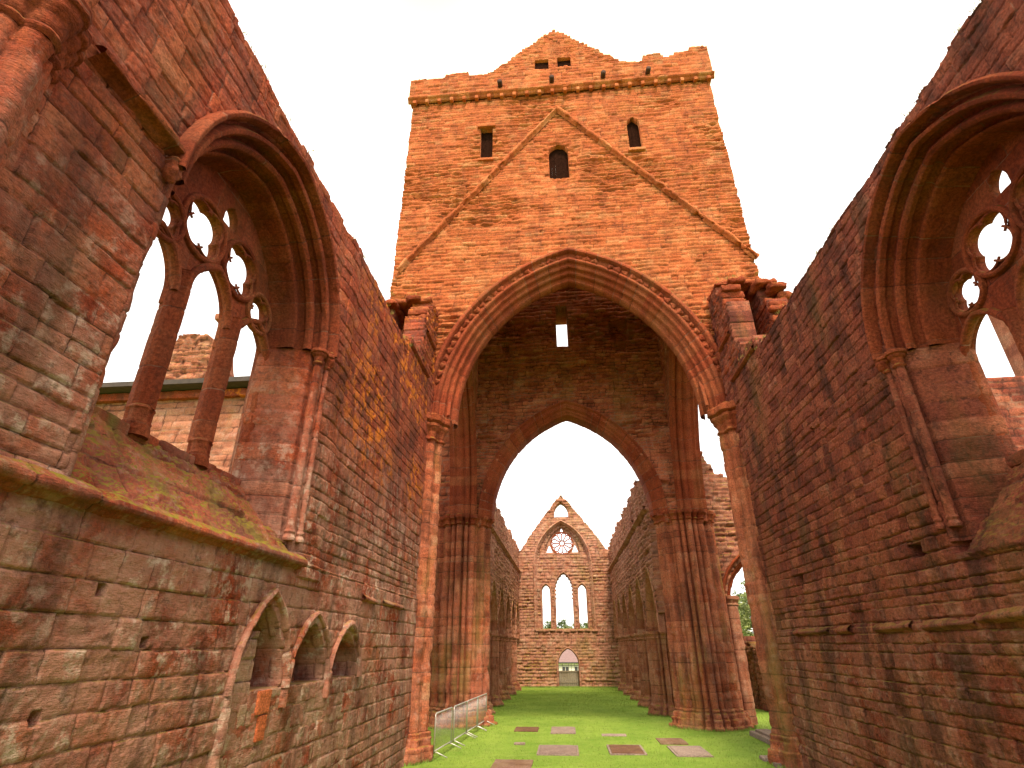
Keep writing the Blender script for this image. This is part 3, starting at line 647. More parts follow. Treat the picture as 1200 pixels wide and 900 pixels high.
def chancel(side):
    global ZS, RISE
    ZS, RISE = (8.08, 2.16) if side == 'L' else (7.5, 2.3)
    sx = 1 if side == 'R' else -1
    X = 5.9 if side == 'R' else -4.5
    mat = M_right if side == 'R' else M_left
    lab = 'tall red sandstone chancel wall on the right, with a traceried window and broken string course' if side == 'R' else 'tall red sandstone chancel wall on the left, with a traceried window, mossy sill and three blind niches'
    root = thing('chancel_wall', lab, 'wall', (X, 8, 0))
    H = 10.7 if side == 'R' else 11.35
    top = step_top(3 + sx, H, .06 if side == 'L' else .03, .5)
    NI = [(8.62, 3.72), (10.3, 3.5), (11.98, 3.38)]
    def sdf(U, Z):
        d = top(U) - Z
        d = np.minimum(d, -arch_d(U, Z, YC, ZS, W0 + .47, arc_top(.47), 4.25 if side == 'L' else 4.12))
        if side == 'L':
            for (c, za) in NI: d = np.minimum(d, -arch_d(U, Z, c, 2.32, .66, za - .22 - 2.32, 2.34))
        return d
    holes = [(1.2, 1.45, 1.1, 1.3, .25), (6.0, 6.12, 2.9, 3.0, .2), (6.65, 6.8, 1.55, 1.7, .2), (4.9, 5.0, 2.3, 2.42, .15), (5.2, 5.32, 3.35, 3.45, .2)] if side == 'L' else [(9.85, 10.2, 4.2, 4.42, .35), (14.9, 15.2, 4.15, 4.5, .35), (12.4, 12.55, 7.3, 7.45, .2), (8.7, 8.8, 5.0, 5.15, .15), (10.9, 11.0, 9.1, 9.3, .25)]
    kw = dict(jd=.024, off=.012, rough=.010, pillow=.007, warp=.025, jw=.009) if side == 'L' else dict(jd=.027, off=.017, rough=.013, pillow=.006, warp=.03, jw=.010, rubble=.25)
    def ext(U, Z):
        # wall slightly recessed above the string course, stained and worn band
        return np.where(Z < (4.2 if side == 'L' else 3.2), .035, 0.) + np.where((U > 9.25) & (U < 10.2) & (Z > 3.95), .06 * np.sqrt(np.clip(1 - ((U - 9.72) / .48) ** 2, 0, 1)), 0) * (side == 'L')
    hr = (.2, .36) if side == 'L' else (.17, .30); lr = (.28, .8) if side == 'L' else (.22, .62)
    wall('masonry', root, mat, (X, 0, 0), (0, 1, 0), (0, 0, 1), (-sx, 0, 0), 1.0, 18.0, -.2, H + .2, .016, sdf, seed=11 + sx, hr=hr, lr=lr, thick=1.5, holes=holes, extra=ext, **kw)
    wall('masonry', root, mat, (X, 0, 0), (0, 1, 0), (0, 0, 1), (-sx, 0, 0), -9.0, 1.0, -.2, H + .1, .08, lambda U, Z: H - Z, seed=14 + sx, hr=hr, lr=lr, thick=1.9)
    bd = (sx, 0, 0)
    # window arch orders and hood
    w0 = W0
    prof = [(.58, .02), (.58, -.15), (.54, -.20), (.49, -.18), (.47, -.08), (.47, .07), (.43, .11), (.39, .02), (.34, -.05), (.28, -.02), (.27, .08), (.33, .15), (.33, .23), (.27, .27), (.22, .2), (.16, .18), (.11, .24), (.12, .33), (.2, .39), (.19, .48), (.12, .52), (.07, .47), (.03, .51), (.02, .6), (.03, .8), (0, 1.0), (0, 1.12), (.2, 1.25), (.48, 1.47)]
    arch_sweep('window_arch', root, M_trac, (X, YC, ZS), (0, 1, 0), bd, w0, RISE, 0, prof, seed=21, ds=.028, dp=.022, jl=.42, jd=.012, off=.005, rough=.006)
    jprof = [(.62, .03), (.5, .03), (.44, .0), (.38, .02), (.36, .08), (.38, .13), (.34, .18), (.24, .2), (.2, .26), (.15, .42), (.06, .7), (.0, 1.0), (.0, 1.12), (.2, 1.25), (.48, 1.47)]
    # jambs: straight legs
    for sgn in (-1, 1):
        C = V(X, YC + sgn * w0, 4.3)
        o = line_sweep('window_jamb', root, mat, C, C + V(0, 0, ZS - 4.3), (0, sgn, 0), bd, jprof, seed=24 + sgn, ds=.028, dp=.025, jl=.33, jd=.016, off=.008, rough=.010, ref=(-1, -1), chipk=.1)
        for (a_, b_, rr) in ((.3, .06, .075), (.52, -.02, .05)):
            cx, cy = X + sx * b_, YC + sgn * (w0 + a_)
            if side == 'L' and sgn < 0: continue
            pier('nook_shaft', root, mat, cx, cy, lambda t, rr=rr: cluster_r(t, [(0, 0, rr)]), [(4.5, .02), (4.54, .03), (4.6, .0), (4.64, .02), (4.68, 0), (ZS - .28, 0)], nt=16, ds=.04, seed=5, rough=.004, cap=True)
            pier('capital', root, M_trac, cx, cy, lambda t, rr=rr: cluster_r(t, [(0, 0, rr)]), [(ZS - .28, .0), (ZS - .25, .03), (ZS - .22, 0), (ZS - .12, .02), (ZS - .08, .06), (ZS - .05, .06), (ZS - .04, .09), (ZS + .02, .09), (ZS + .03, .03)], nt=24, ds=.03, seed=7, rough=.006)
    tracery(root, X + sx * 1.0, sx, M_trac)
    # sloping sill
    ymin, ymax = (YC - 2.4, YC + 2.36) if side == 'L' else (YC - 2.2, YC + 1.98)
    sl = V(sx * 1.0, 0, 1.2); Ls = np.linalg.norm(sl); sl = sl / Ls; nn = np.array((-sx * 1.2, 0, 1.0)); nn /= np.linalg.norm(nn)
    M_sill = stone_mat('mossy_sill_stone', PAL_CH, pale=.3, pale_z=(9, 12), moss=1.0, green=.9, dark=.25) if side == 'L' else mat
    wall('sill', root, M_sill, (X - sx * .02, 0, 4.22 if side == 'L' else 4.12), (0, 1, 0), tuple(sl), tuple(nn), ymin, ymax, -.05, Ls + .02, .025, None, seed=41, hr=(.5, .8), lr=(.5, 1.1), thick=.3, jd=.02, off=.02, rough=.028, pillow=.02, warp=.06)
    mb = MB()
    rng = np.random.RandomState(8); y = ymin
    while y < ymax - .1:
        l = rng.uniform(.45, .9); y2 = min(y + l, ymax); h = rng.uniform(.1, .17)
        rough_box(mb, min(X + sx * .92, X + sx * 1.25), max(X + sx * .92, X + sx * 1.25), y, y2 - .015, 5.3, 5.42 + h * .5, seed=int(y * 9), cell=.04, amp=.025, rad=.04); y = y2
    mb.build('sill_kerb', M_sill, root, True)
    sprof = [(.0, .14), (.05, .13), (.16, .05), (.17, 0), (.14, -.04), (.09, -.03), (.05, -.08), (0, -.1)]
    if side == 'L': line_sweep('sill_string', root, M_sill, (X, -3.0 if side == 'L' else 3.5, 4.16), (X, ymax + .15, 4.16), (-sx, 0, 0), (0, 0, 1), sprof, seed=9, ds=.04, dp=.025, jl=.9, jd=.015, off=.01, rough=.018, ref=(1, 0), chipk=.16)
    small = [(.0, .1), (.04, .09), (.11, .03), (.11, -.01), (.06, -.04), (0, -.06)]
    if side == 'R':
        for (a, b) in ((9.1, 10.35), (10.7, 11.9), (12.9, 13.5), (14.0, 16.0)):
            line_sweep('string_course', root, mat, (X, a, 3.16), (X, b, 3.14), (-sx, 0, 0), (0, 0, 1), small, seed=int(a * 7), ds=.03, dp=.02, jl=.6, rough=.015, ref=(1, 0), chipk=.12)
        line_sweep('string_course', root, mat, (X, 6.3, 3.3), (X, 9.0, 3.2), (-sx, 0, 0), (0, 0, 1), small, seed=77, ds=.04, dp=.02, jl=.6, rough=.02, ref=(1, 0), chipk=.3)
    else:
        for (a, b) in ((12.6, 13.5), (14.1, 15.9)):
            line_sweep('string_course', root, mat, (X, a, 3.86), (X, b, 3.82), (-sx, 0, 0), (0, 0, 1), small, seed=int(a * 7), ds=.03, dp=.02, jl=.6, rough=.015, ref=(1, 0), chipk=.12)
    # string from the vaulting shaft to the hood
    line_sweep('string_course', root, M_trac, (X, 3.1, ZS + .22), (X, YC - 2.45, ZS + .22), (-sx, 0, 0), (0, 0, 1), [(0, .1), (.1, .08), (.18, .02), (.17, -.04), (.08, -.07), (0, -.12)], seed=15, ds=.03, dp=.02, jl=.7, rough=.012, ref=(1, 0), chipk=.08)
    for y in ((YC - 2.42, YC + 2.42)):
        pier('label_stop', root, M_trac, X - sx * .06, y, lambda t: cluster_r(t, [(0, 0, .045)]), [(ZS - .26, -.04), (ZS - .2, .02), (ZS - .1, .06), (ZS - .02, .04), (ZS + .06, .07), (ZS + .16, -.02)], nt=20, ds=.03, seed=9, rough=.02)
    # vaulting shafts at the near bay division, capital and springer
    cy = 2.55
    sh = lambda t: cluster_r(t, [(0, 0, .2), (0, .26, .1), (0, -.26, .1), (-sx * .22, 0, .13), (-sx * .12, .17, .08), (-sx * .12, -.17, .08)])
    pier('vault_shaft', root, mat, X, cy, sh, [(3.9, 0), (7.55, 0)], nt=90, ds=.035, seed=17, jl=.36, jd=.016, off=.006, rough=.009, cap=False)
    pier('capital', root, M_trac, X, cy, sh, [(7.55, 0), (7.6, .045), (7.66, .01), (7.8, .03), (7.9, .09), (7.96, .1), (7.99, .14), (8.08, .14), (8.12, .05)], nt=90, ds=.03, seed=18, rough=.01)
    for k, (dy, lean) in enumerate(((-.2, -.2), (0, 0), (.2, .2))):
        pts = [V(X - sx * (.1 + .35 * (t ** 2)), cy + dy * .8 + lean * t * 1.4, 8.1 + t * 2.3) for t in np.linspace(0, 1, 14)]
        mb = MB(); mb.tube([tuple(p) for p in pts], [.09 - .008 * i / 3 for i in range(14)], 14); mb.build('vault_rib_stub', M_trac, root, True)
    if side == 'L':
        for i, (c, za) in enumerate(NI):
            wdt, r = .66, za - .22 - 2.32
            wall('niche_back', root, M_cross, (X - .5, 0, 0), (0, 1, 0), (0, 0, 1), (1, 0, 0), c - .75, c + .75, 2.2, 3.7, .04, None, seed=50 + i, hr=(.2, .34), thick=.1, jd=.02)
            pr = [(.2, .03), (.2, -.09), (.15, -.12), (.1, -.09), (.08, -.02), (.05, .03), (0, .05), (-.02, .12), (.02, .2), (0, .3), (.03, .5)]
            arch_sweep('niche_arch', root, mat, (X, c, 2.32), (0, 1, 0), bd, wdt, r, 0.0, pr, seed=52 + i, ds=.025, dp=.02, jl=.3, jd=.018, off=.014, rough=.026)
            mb = MB(); mb.tube([(X - .42, c + .1, 2.34), (X - .42, c + .1, 3.4)], .05, 8); mb.build('niche_shaft', mat, root, True)
            wall('niche_sill', root, mat, (X, 0, 2.33), (0, 1, 0), (-1, 0, 0), (0, 0, 1), c - .66, c + .66, -.02, .5, .03, None, seed=57 + i, hr=(.5, .6), thick=.1, jd=.015, rough=.02)
            if i < 2:
                line_sweep('niche_shaft', root, mat, (X + .02, c + .84, 2.05), (X + .02, c + .84, 2.45), (0, 1, 0), (1, 0, 0), [(.09, 0), (.06, .07), (0, .09), (-.06, .07), (-.09, 0)], seed=3, ds=.03, dp=.02, ref=(0, 1), rough=.02)
        # left leg of the first niche arch, running down the wall
        line_sweep('niche_leg', root, mat, (X, 7.85, -.1), (X, 7.85, 2.34), (0, 1, 0), (1, 0, 0), [(.1, 0), (.08, .07), (.03, .10), (-.05, .09), (-.1, .03), (-.11, 0)], seed=4, ds=.03, dp=.02, ref=(0, 1), rough=.02, jl=.4)
        MI = stone_mat('pale_infill_stone', [(0, (.26, .10, .065)), (.5, (.40, .20, .14)), (1, (.48, .30, .21))], pale=.9, pale_z=(5, 9), green=.3, dark=.3, moss=0)
        wall('niche_infill', root, MI, (X + .03, 0, 0), (0, 1, 0), (0, 0, 1), (1, 0, 0), 7.93, 12.66, .1, 3.1, .02, lambda U, Z: np.maximum(2.33 - Z, np.minimum(arch_d(U, Z, NI[0][0], 2.3, .62, 1.0), 8.42 - U)), seed=95, hr=(.24, .34), lr=(.3, .6), thick=.12, jd=.02, off=.008, rough=.008, pillow=.005, warp=.02, jw=.009)
        mb = MB(); rough_box(mb, X - .05, X + .07, 8.66, 9.02, 2.02, 2.32, seed=4, cell=.03, amp=.008, rad=.012); rough_box(mb, X - .05, X + .068, 8.76, 9.0, 1.68, 2.0, seed=5, cell=.03, amp=.008, rad=.012)
        mb.build('repair_stone', stone_mat('new_orange_stone', [(0, (.55, .13, .05)), (1, (.62, .17, .07))], pale=0, green=0, dark=0, moss=0), root, True)
    # upper stub of clerestory wall against the tower: two leaves with a wall passage
    Z1 = 14.6
    def st1(U, Z):
        t = np.where(U > 16.9, Z1, np.where(U > 16.45, Z1 - .5, np.where(U > 16.1, Z1 - 1.2, np.where(U > 15.7, H + 1.1, np.where(U > 14.6, H + .5, H + .2)))))
        return t - Z + .05 * fbm(U * 4, Z * 4, 3, 2)
    wall('stub_inner_leaf', root, mat, (X, 0, 0), (0, 1, 0), (0, 0, 1), (-sx, 0, 0), 14.2, 18, H - .3, 15, .035, st1, seed=81, hr=(.17, .28), lr=(.2, .5), thick=.75, jd=.03, off=.02, rough=.02, rubble=.5)
    wall('stub_outer_leaf', root, mat, (X + sx * 1.45, 0, 0), (0, 1, 0), (0, 0, 1), (-sx, 0, 0), 16.4, 18, H - .3, 15, .05, lambda U, Z: np.where(U > 16.9, Z1, Z1 - 1) - Z, seed=83, hr=(.17, .28), lr=(.2, .5), thick=.7, jd=.03, off=.02, rubble=.5)
    mb = MB(); rng = np.random.RandomState(4)
    # ragged broken ends, facing the camera
    for (xa, xb, ya, zt) in ((0, .75, 16.45, Z1 - .55), (1.45, 2.15, 16.4, Z1 - 1.05)):
        z = H
        while z < zt:
            h = rng.uniform(.14, .26); y0 = ya - rng.uniform(-.05, .22) - (.5 * max(0, (H + 1.3 - z)) if xa == 0 else 0)
            a, b = sorted((X + sx * (xa + rng.uniform(-.02, .04)), X + sx * (xb + rng.uniform(-.08, .1))))
            rough_box(mb, a, b, y0, 17.6, z, z + h - .012, seed=int(z * 31), cell=.04, amp=.07, rad=.05); z += h
    mb.build('broken_courses', M_arch, root, True)
    mb = MB()
    for (xa, xb, z, h, y0) in ((-.02, .45, Z1 - .02, .15, 16.75), (.38, 1.0, Z1 + .0, .18, 16.6), (.95, 1.5, Z1 + .04, .15, 16.85), (.2, .9, Z1 + .2, .13, 17.0), (1.1, 1.9, Z1 + .1, .12, 17.0), (1.3, 2.0, Z1 - .2, .2, 16.5), (1.7, 2.3, Z1 - .5, .22, 16.35), (2.0, 2.5, Z1 - .8, .22, 16.6)):
        a, b = sorted((X + sx * xa, X + sx * xb)); rough_box(mb, a, b, y0, 17.9, z, z + h, seed=int(z * 7 + xa), cell=.045, amp=.11, rad=.07)
    mb.build('capstones', M_arch, root, True)
    for (za, ya, zb, yb) in ((H + .1, 14.6, H + .75, 16.9), (H + 1.6, 16.3, H + 2.9, 17.6)):
        line_sweep('string_course', root, M_trac, (X, ya, za), (X, yb, zb if False else za), (-sx, 0, 0), (0, 0, 1), small, seed=88, ds=.04, dp=.025, ref=(1, 0), chipk=.15)
    # tufts along the top
    rng = np.random.RandomState(5)
    pts = [(X + sx * rng.uniform(-.02, .12), y, float(top(np.array([y]))[0]) + .01) for y in rng.uniform(3, 15.5, 46)]
    pts += [(X + sx * rng.uniform(0, 1.8), rng.uniform(16.5, 17.6), Z1 + .2) for _ in range(20)] + [(X + sx * rng.uniform(0, .6), rng.uniform(14.3, 16), H + .35) for _ in range(20)]
    moss_tufts(root, pts, seed=6, n=22, s=.07)
    return root

# ------------------------------------------------------------------ crossing tower
XC = .73
def tower():
    root = thing('crossing_tower', 'massive square orange sandstone tower over the crossing, with a roof scar and gabled top', 'tower', (XC, 21.5, 0))
    Y0 = 18.0
    def ztop(U):
        k = np.floor(U / .42).astype(np.int64)
        t = 28.95 + .12 * (rnd1(k + 900, 4) - .5)
        t = np.where((U > -4.9) & (U < -3.7), t + .18, t); t = np.where(U > 5.0, t + .35, t); t = np.where((U > 6.0) & (U < 6.55), t - .18, t); t = np.where(U > 7.3, t + .28, t)
        return t
    def sdf(U, Z):
        tw = np.interp(Z, [7, 16, 27.3], [7.36, 7.33, 7.22])
        ex = .05 * (rnd1(np.floor(Z / .28).astype(np.int64) + 300, 5) - .5)
        d = np.minimum(tw + ex - np.abs(U - XC), 27.6 - Z)
        d = np.minimum(d, -arch_d(U, Z, XC, 10.35, 5.2, 6.7))
        d = np.where((Z < 10.4) & (np.abs(U - XC) < 5.25), -1, d)
        d = np.minimum(d, -rect_d(U, Z, -3.05, -2.47, 23.2, 25.25))
        d = np.minimum(d, -arch_d(U, Z, .58, 23.3, .44, .5, 21.7))
        d = np.minimum(d, -arch_d(U, Z, 4.1, 24.75, .29, .45, 23.15))
        return d
    def ext(U, Z):
        t = np.zeros_like(U)
        up = Z > (26.0 - np.abs(U - XC) * 1.28)   # wall above the roof scar stands back a little
        t = np.where(up, -.06, 0.)
        m = np.clip(1.15 - np.hypot((U - .58) / 1.1, (Z - 22.7) / 1.5), 0, .4); t = t - m * .22 * (1 + fbm(U * 4, Z * 8, 3, 3))
        return t
    wall('east_face', root, M_tower, (0, Y0, 0), (1, 0, 0), (0, 0, 1), (0, -1, 0), -6.75, 8.2, 6.5, 27.6, .045, sdf, seed=101, hr=(.13, .22), lr=(.25, .75), thick=1.3, extra=ext,
         jd=.034, off=.018, rough=.013, pillow=.010, warp=.04, rubble=1.25, jw=.016)
    # dark boards added behind the three lights, standing in for inner shade
    MD = plain_mat('opening_shade', (.022, .009, .006), 1, 0, .4, 12); MD.node_tree.nodes['Principled BSDF'].inputs['Specular IOR Level'].default_value = 0
    for (a, b, c, d_) in ((-3.1, -2.4, 23.1, 25.3), (.1, 1.06, 21.6, 24.0), (3.75, 4.45, 23.1, 25.3)):
        mb = MB(); k = int((b - a) / .14)
        for i in range(k): mb.box(a + (b - a) * i / k + .001, a + (b - a) * (i + 1) / k - .001, Y0 + .34 + .02 * (i % 2), Y0 + .42 + .02 * (i % 2), c, d_)
        mb.build('shade_board', MD, root)
    # lintel and sills
    for q, nm in (((-3.2, -2.32, Y0 - .06, Y0 + .2, 25.25, 25.45), 'lintel'), ((-3.15, -2.4, Y0 - .04, Y0 + .2, 23.05, 23.2), 'window_sill'), ((3.72, 4.5, Y0 - .04, Y0 + .2, 22.98, 23.14), 'window_sill')):
        mb = MB(); rough_box(mb, *q, 3, amp=.015); mb.build(nm, M_tower, root, True)
    # upper sides of the tower (above the arches)
    for sx, xf in ((-1, XC - 7.24), (1, XC + 7.24)):
        wall('side_face', root, M_tower, (xf, 0, 0), (0, 1, 0), (0, 0, 1), (sx, 0, 0), 19.9, 27, 15.5, 27.6, .12, None, seed=104 + sx, hr=(.18, .3), lr=(.25, .7), thick=.9)
        wall('side_parapet', root, M_tower, (xf + sx * .1, 0, 0), (0, 1, 0), (0, 0, 1), (sx, 0, 0), 18.5, 27, 27.5, 28.9, .1, None, seed=105, hr=(.18, .3), lr=(.25, .7), thick=.55)
    # parapet with string and spouts
    wall('parapet', root, M_tower, (0, Y0 - .14, 0), (1, 0, 0), (0, 0, 1), (0, -1, 0), XC - 7.42, XC + 7.42, 27.55, 30, .05, lambda U, Z: ztop(U) - Z, seed=107, hr=(.18, .26), lr=(.25, .6), thick=.6, jd=.025, off=.02, rough=.015, rubble=.3)
    line_sweep('parapet_string', root, M_tower, (XC - 7.45, Y0, 27.45), (XC + 7.45, Y0, 27.45), (0, -1, 0), (0, 0, 1), [(0, .16), (.22, .12), (.24, .06), (.2, 0), (.12, -.06), (.08, -.14), (0, -.18)], seed=8, ds=.06, dp=.03, jl=.6, ref=(1, 0), rough=.02, chipk=.2)
    for i, x in enumerate(np.arange(XC - 7.1, XC + 7.2, .62)):
        mb = MB(); rough_box(mb, x - .09, x + .09, Y0 - .2, Y0 + .02, 27.12, 27.34, seed=i, cell=.06, amp=.02, rad=.04); mb.build('corbel', M_tower, root, True)
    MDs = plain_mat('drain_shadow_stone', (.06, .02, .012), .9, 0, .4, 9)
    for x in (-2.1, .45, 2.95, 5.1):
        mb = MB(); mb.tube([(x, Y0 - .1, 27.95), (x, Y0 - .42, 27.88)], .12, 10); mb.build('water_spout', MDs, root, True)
    # gable of the cap house
    def gs(U, Z):
        zq = np.floor(Z / .16) * .16; ln = 32.62 - np.abs(U - .70) * .93
        e = .16 * (rnd1(np.floor(Z / .16).astype(np.int64) + 60, 8) - .5)
        d = (ln + e - zq)
        for a, b in ((-.36, .34), (.8, 1.48)): d = np.minimum(d, -rect_d(U, Z, a, b, 29.05, 30.25))
        return d
    wall('gable', root, M_tower, (0, Y0 + .25, 0), (1, 0, 0), (0, 0, 1), (0, -1, 0), -3.8, 5.2, 27.6, 32.8, .045, gs, seed=110, hr=(.15, .22), lr=(.2, .45), thick=.8, jd=.03, off=.025, rough=.02, rubble=.6)
    mb = MB(); mb.box(-.5, 1.6, Y0 + .45, Y0 + .5, 28.9, 30.3); mb.build('shade_board', MD, root)  # dark sheet added behind the gable windows as their shade
    # roof scar
    for sgn, ex, ez in ((-1, -6.35, 17.0), (1, 8.1, 16.6)):
        a = V(XC - sgn * .02 - .1, Y0, 26.05); b = V(ex, Y0, ez); T = (b - a) / np.linalg.norm(b - a); up = V(-T[2], 0, T[0]); up = up if up[2] > 0 else -up
        line_sweep('roof_scar', root, M_tower, a, b, (0, -1, 0), up, [(0, .1), (.15, .09), (.18, .02), (.16, -.03), (.06, -.08), (0, -.13)], seed=5 + sgn, ds=.05, dp=.03, jl=.8, ref=(1, 0), jd=.04, off=.03, rough=.045, chipk=.6)
    # east crossing arch
    prof = [(1.12, .02), (1.12, -.2), (1.05, -.25), (.97, -.24), (.93, -.16), (.9, -.05), (.74, -.03), (.70, -.09), (.62, -.10), (.57, -.04), (.56, .05), (.50, .10), (.44, .07), (.38, .12), (.37, .25), (.32, .30), (.25, .28), (.20, .34), (.20, .5), (.12, .55), (.05, .53), (0, .6), (-.03, .75), (.0, .9), (.06, 1.02), (.2, 1.12), (.25, 1.3)]
    arch_sweep('east_arch', root, M_arch, (XC, Y0, 10.3), (1, 0, 0), (0, 1, 0), 4.45, 6.1, 0, prof, seed=120, ds=.045, dp=.035, jl=.42, jd=.02, off=.008, rough=.012)
    # carved foliage in the hollow of the arch
    R = (4.45 ** 2 + 6.1 ** 2) / (2 * 4.45) + .82; thm = math.acos((R - .82 - 4.45) / R); rng = np.random.RandomState(2)
    for sgn in (-1, 1):
        mb = MB()
        for t in np.arange(.16, .97, .036):
            a = thm * t; x = XC + sgn * ((4.45 - (R - .82)) + R * math.cos(a)); z = 10.3 + R * math.sin(a)
            if rng.rand() < .12: continue
            s_ = .10 * rng.uniform(.8, 1.25)
            k = sum(len(q) for q in mb.v)
            th = np.linspace(0, PI, 7); ph = np.linspace(0, 2 * PI, 9)[:-1]
            T_, P_ = np.meshgrid(th, ph, indexing='ij'); rr = s_ * (1 + .35 * np.sin(5 * P_ + rng.rand() * 6) * np.sin(T_) + rng.uniform(-.15, .15, T_.shape))
            vx = rr * np.sin(T_) * np.cos(P_) * 1.3; vz = rr * np.sin(T_) * np.sin(P_) * 1.5; vy = rr * np.cos(T_)
            idx = np.arange(56).reshape(7, 8); idx = np.hstack([idx, idx[:, :1]]); Q = np.stack([idx[:-1, :-1], idx[1:, :-1], idx[1:, 1:], idx[:-1, 1:]], -1).reshape(-1, 4)
            c_, s2 = math.cos(a), math.sin(a)
            mb.add(np.stack([x + (vx * c_ - vz * s2) * sgn, Y0 - .02 + vy, z + vx * s2 + vz * c_], -1), Q)
        mb.build('carved_foliage', M_arch, root, True)
    # east responds
    for sx, xw, lab in ((-1, -4.5, 0), (1, 5.9, 0)):
        cx = xw + sx * .3; cy = 18.05
        sh = lambda t, sx=sx: cluster_r(t, [(-sx * .56, 0, .17), (-sx * .5, -.24, .06), (-sx * .40, -.40, .14), (-sx * .25, -.55, .06), (-sx * .05, -.64, .16), (sx * .2, -.66, .06), (sx * .4, -.6, .14), (-sx * .4, .38, .15), (0, .55, .17)], (.2, .2))
        pier('respond', root, M_pier, cx, cy, sh, [(-.1, .02), (9.35, 0)], nt=110, ds=.05, seed=130 + sx, jl=.36, jd=.02, off=.018, rough=.014)
        pier('respond_base', root, M_pier, cx, cy, sh, [(-.1, .2), (.35, .19), (.38, .12), (.55, .11), (.58, .07), (.68, .08), (.72, .03)], nt=110, ds=.05, seed=133, rough=.03)
        pier('capital', root, M_arch, cx, cy, sh, [(9.3, .0), (9.36, .09), (9.44, .02), (9.66, .05), (9.82, .18), (9.9, .2), (9.93, .13), (10.0, .27), (10.2, .3), (10.24, .14), (10.32, .08)], nt=110, ds=.03, seed=136, rough=.02)
        # wall masonry between respond and transept, below the tower face
        wall('pier_mass', root, M_cross, (xw + sx * .5, 0, 0), (0, 1, 0), (0, 0, 1), (-sx, 0, 0), 18.05, 18.7, -.1, 14.2, .09, None, seed=140, thick=1.6)
        c2 = [(-sx * .35, 0, .2), (-sx * .1, .3, .18), (sx * .25, .45, .18), (sx * .6, .4, .18)]
        pier('crossing_pier', root, M_cross, xw + sx * .85, 18.45, lambda t, c2=c2: cluster_r(t, c2, (.3, .3)), [(-.1, .05), (8.3, 0)], nt=90, ds=.08, seed=142, jd=.02, rough=.02)
    # west wall of the tower, inner face
    Y1 = 25.0; XW = .48
    def sw(U, Z):
        d = np.minimum(26.8 - Z, -arch_d(U, Z, XW, 8.2, 4.1, 5.35))
        d = np.where((Z < 8.25) & (np.abs(U - XW) < 4.1), -1, d)
        d = np.where((Z < 15.8) & ((U > 6.42) | (U < -5.1)), -1, d)
        d = np.minimum(d, -rect_d(U, Z, .17, .78, 17.0, 19.5))
        return d
    hh = [(-2.75, -2.37, 16.8, 17.35, .3), (-2.75, -2.4, 13.55, 14.1, .3), (0, .36, 14.7, 15.15, .25), (3.2, 3.6, 13.3, 13.9, .3), (3.2, 3.7, 16.6, 17.2, .35), (3.0, 3.9, 17.25, 18.4, .5)]
    def ew(U, Z):
        band = (np.sin(Z * 2.1 + 1) + fbm(U * .5, Z * 1.2, 77, 3) * 1.3 > .45); return -band.astype(float) * .16 * np.clip(.5 + fbm(U * 2.5, Z * 9, 78, 3) * 1.6, 0, 1)
    wall('west_wall', root, M_cross, (0, Y1, 0), (1, 0, 0), (0, 0, 1), (0, -1, 0), -6.2, 7.6, 7.8, 26.8, .055, sw, seed=150, hr=(.14, .24), lr=(.22, .6), thick=1.9, holes=hh, extra=ew, jd=.035, off=.025, rough=.018, rubble=1.5, warp=.06, jw=.018)
    profw = [(.62, .02), (.6, -.1), (.54, -.13), (.5, -.06), (.47, .0), (.36, .02), (.28, .08), (.22, .2), (.15, .22), (.1, .3), (.02, .34), (0, .45), (-.02, .7), (0, 1.2), (.1, 1.4), (.3, 1.6), (.3, 1.9)]
    arch_sweep('west_arch', root, M_arch, (XW, Y1, 8.2), (1, 0, 0), (0, 1, 0), 3.68, 5.05, 0, profw, seed=152, ds=.06, dp=.05, jl=.4, jd=.015, rough=.012)
    # north and south walls with their arches
    for sx, xf in ((1, 5.3), (-1, -3.97)):
        def sn(U, Z):
            d = np.minimum(26.8 - Z, -arch_d(U, Z, 21.45, 8.2, 3.45, 7.2)); return np.where((Z < 8.25) & (U < 25), -1, d)
        wall('transept_side_wall', root, M_cross, (xf, 0, 0), (0, 1, 0), (0, 0, 1), (-sx, 0, 0), 18.4, 25.4, 7.8, 26.8, .07, sn, seed=160 + sx, hr=(.15, .26), lr=(.25, .6), thick=1.15, rubble=1.0, jd=.03)
        pn = [(.42, .02), (.42, -.08), (.36, -.1), (.33, .0), (.25, .02), (.2, -.02), (.15, .03), (.14, .14), (.19, .2), (.1, .24), (.05, .2), (0, .26), (0, .38), (.05, .43), (-.02, .5), (-.04, .6), (.0, .7), (.05, .8), (.03, .92), (.1, .98), (.12, 1.15)]
        arch_sweep('transept_arch', root, M_arch, (xf, 21.45, 8.2), (0, 1, 0), (sx, 0, 0), 3.22, 6.9, 0, pn, t0=.13, t1=1., seed=163, ds=.06, dp=.035, jl=.42, jd=.016, rough=.01)
    # west crossing piers
    for sx, cx in ((1, 5.55), (-1, -4.6)):
        sh = shafts(1.22, 1.06, 24, .13, .10, .6)
        pier('crossing_pier', root, M_pier, cx, 25.75, sh, [(.0, .02), (7.85, -.02)], nt=260, ds=.05, seed=170 + sx, jl=.34, jd=.022, off=.012, rough=.010, erode=.22 if sx < 0 else .08)
        pier('capital', root, M_arch, cx, 25.75, sh, [(7.85, -.02), (7.9, .06), (7.96, .0), (8.05, .03), (8.12, .1), (8.15, .16), (8.28, .16), (8.32, .04)], nt=260, ds=.03, seed=173, rough=.02)
        pier('pier_base', root, M_pier, cx, 25.75, sh, [(-.1, .34), (.1, .34), (.12, .22), (.32, .21), (.36, .14), (.5, .13), (.56, .05), (.62, .06), (.7, .0)], nt=260, ds=.05, seed=175, rough=.035)
    # tufts on the parapet and gable
    rng = np.random.RandomState(15); pts = []
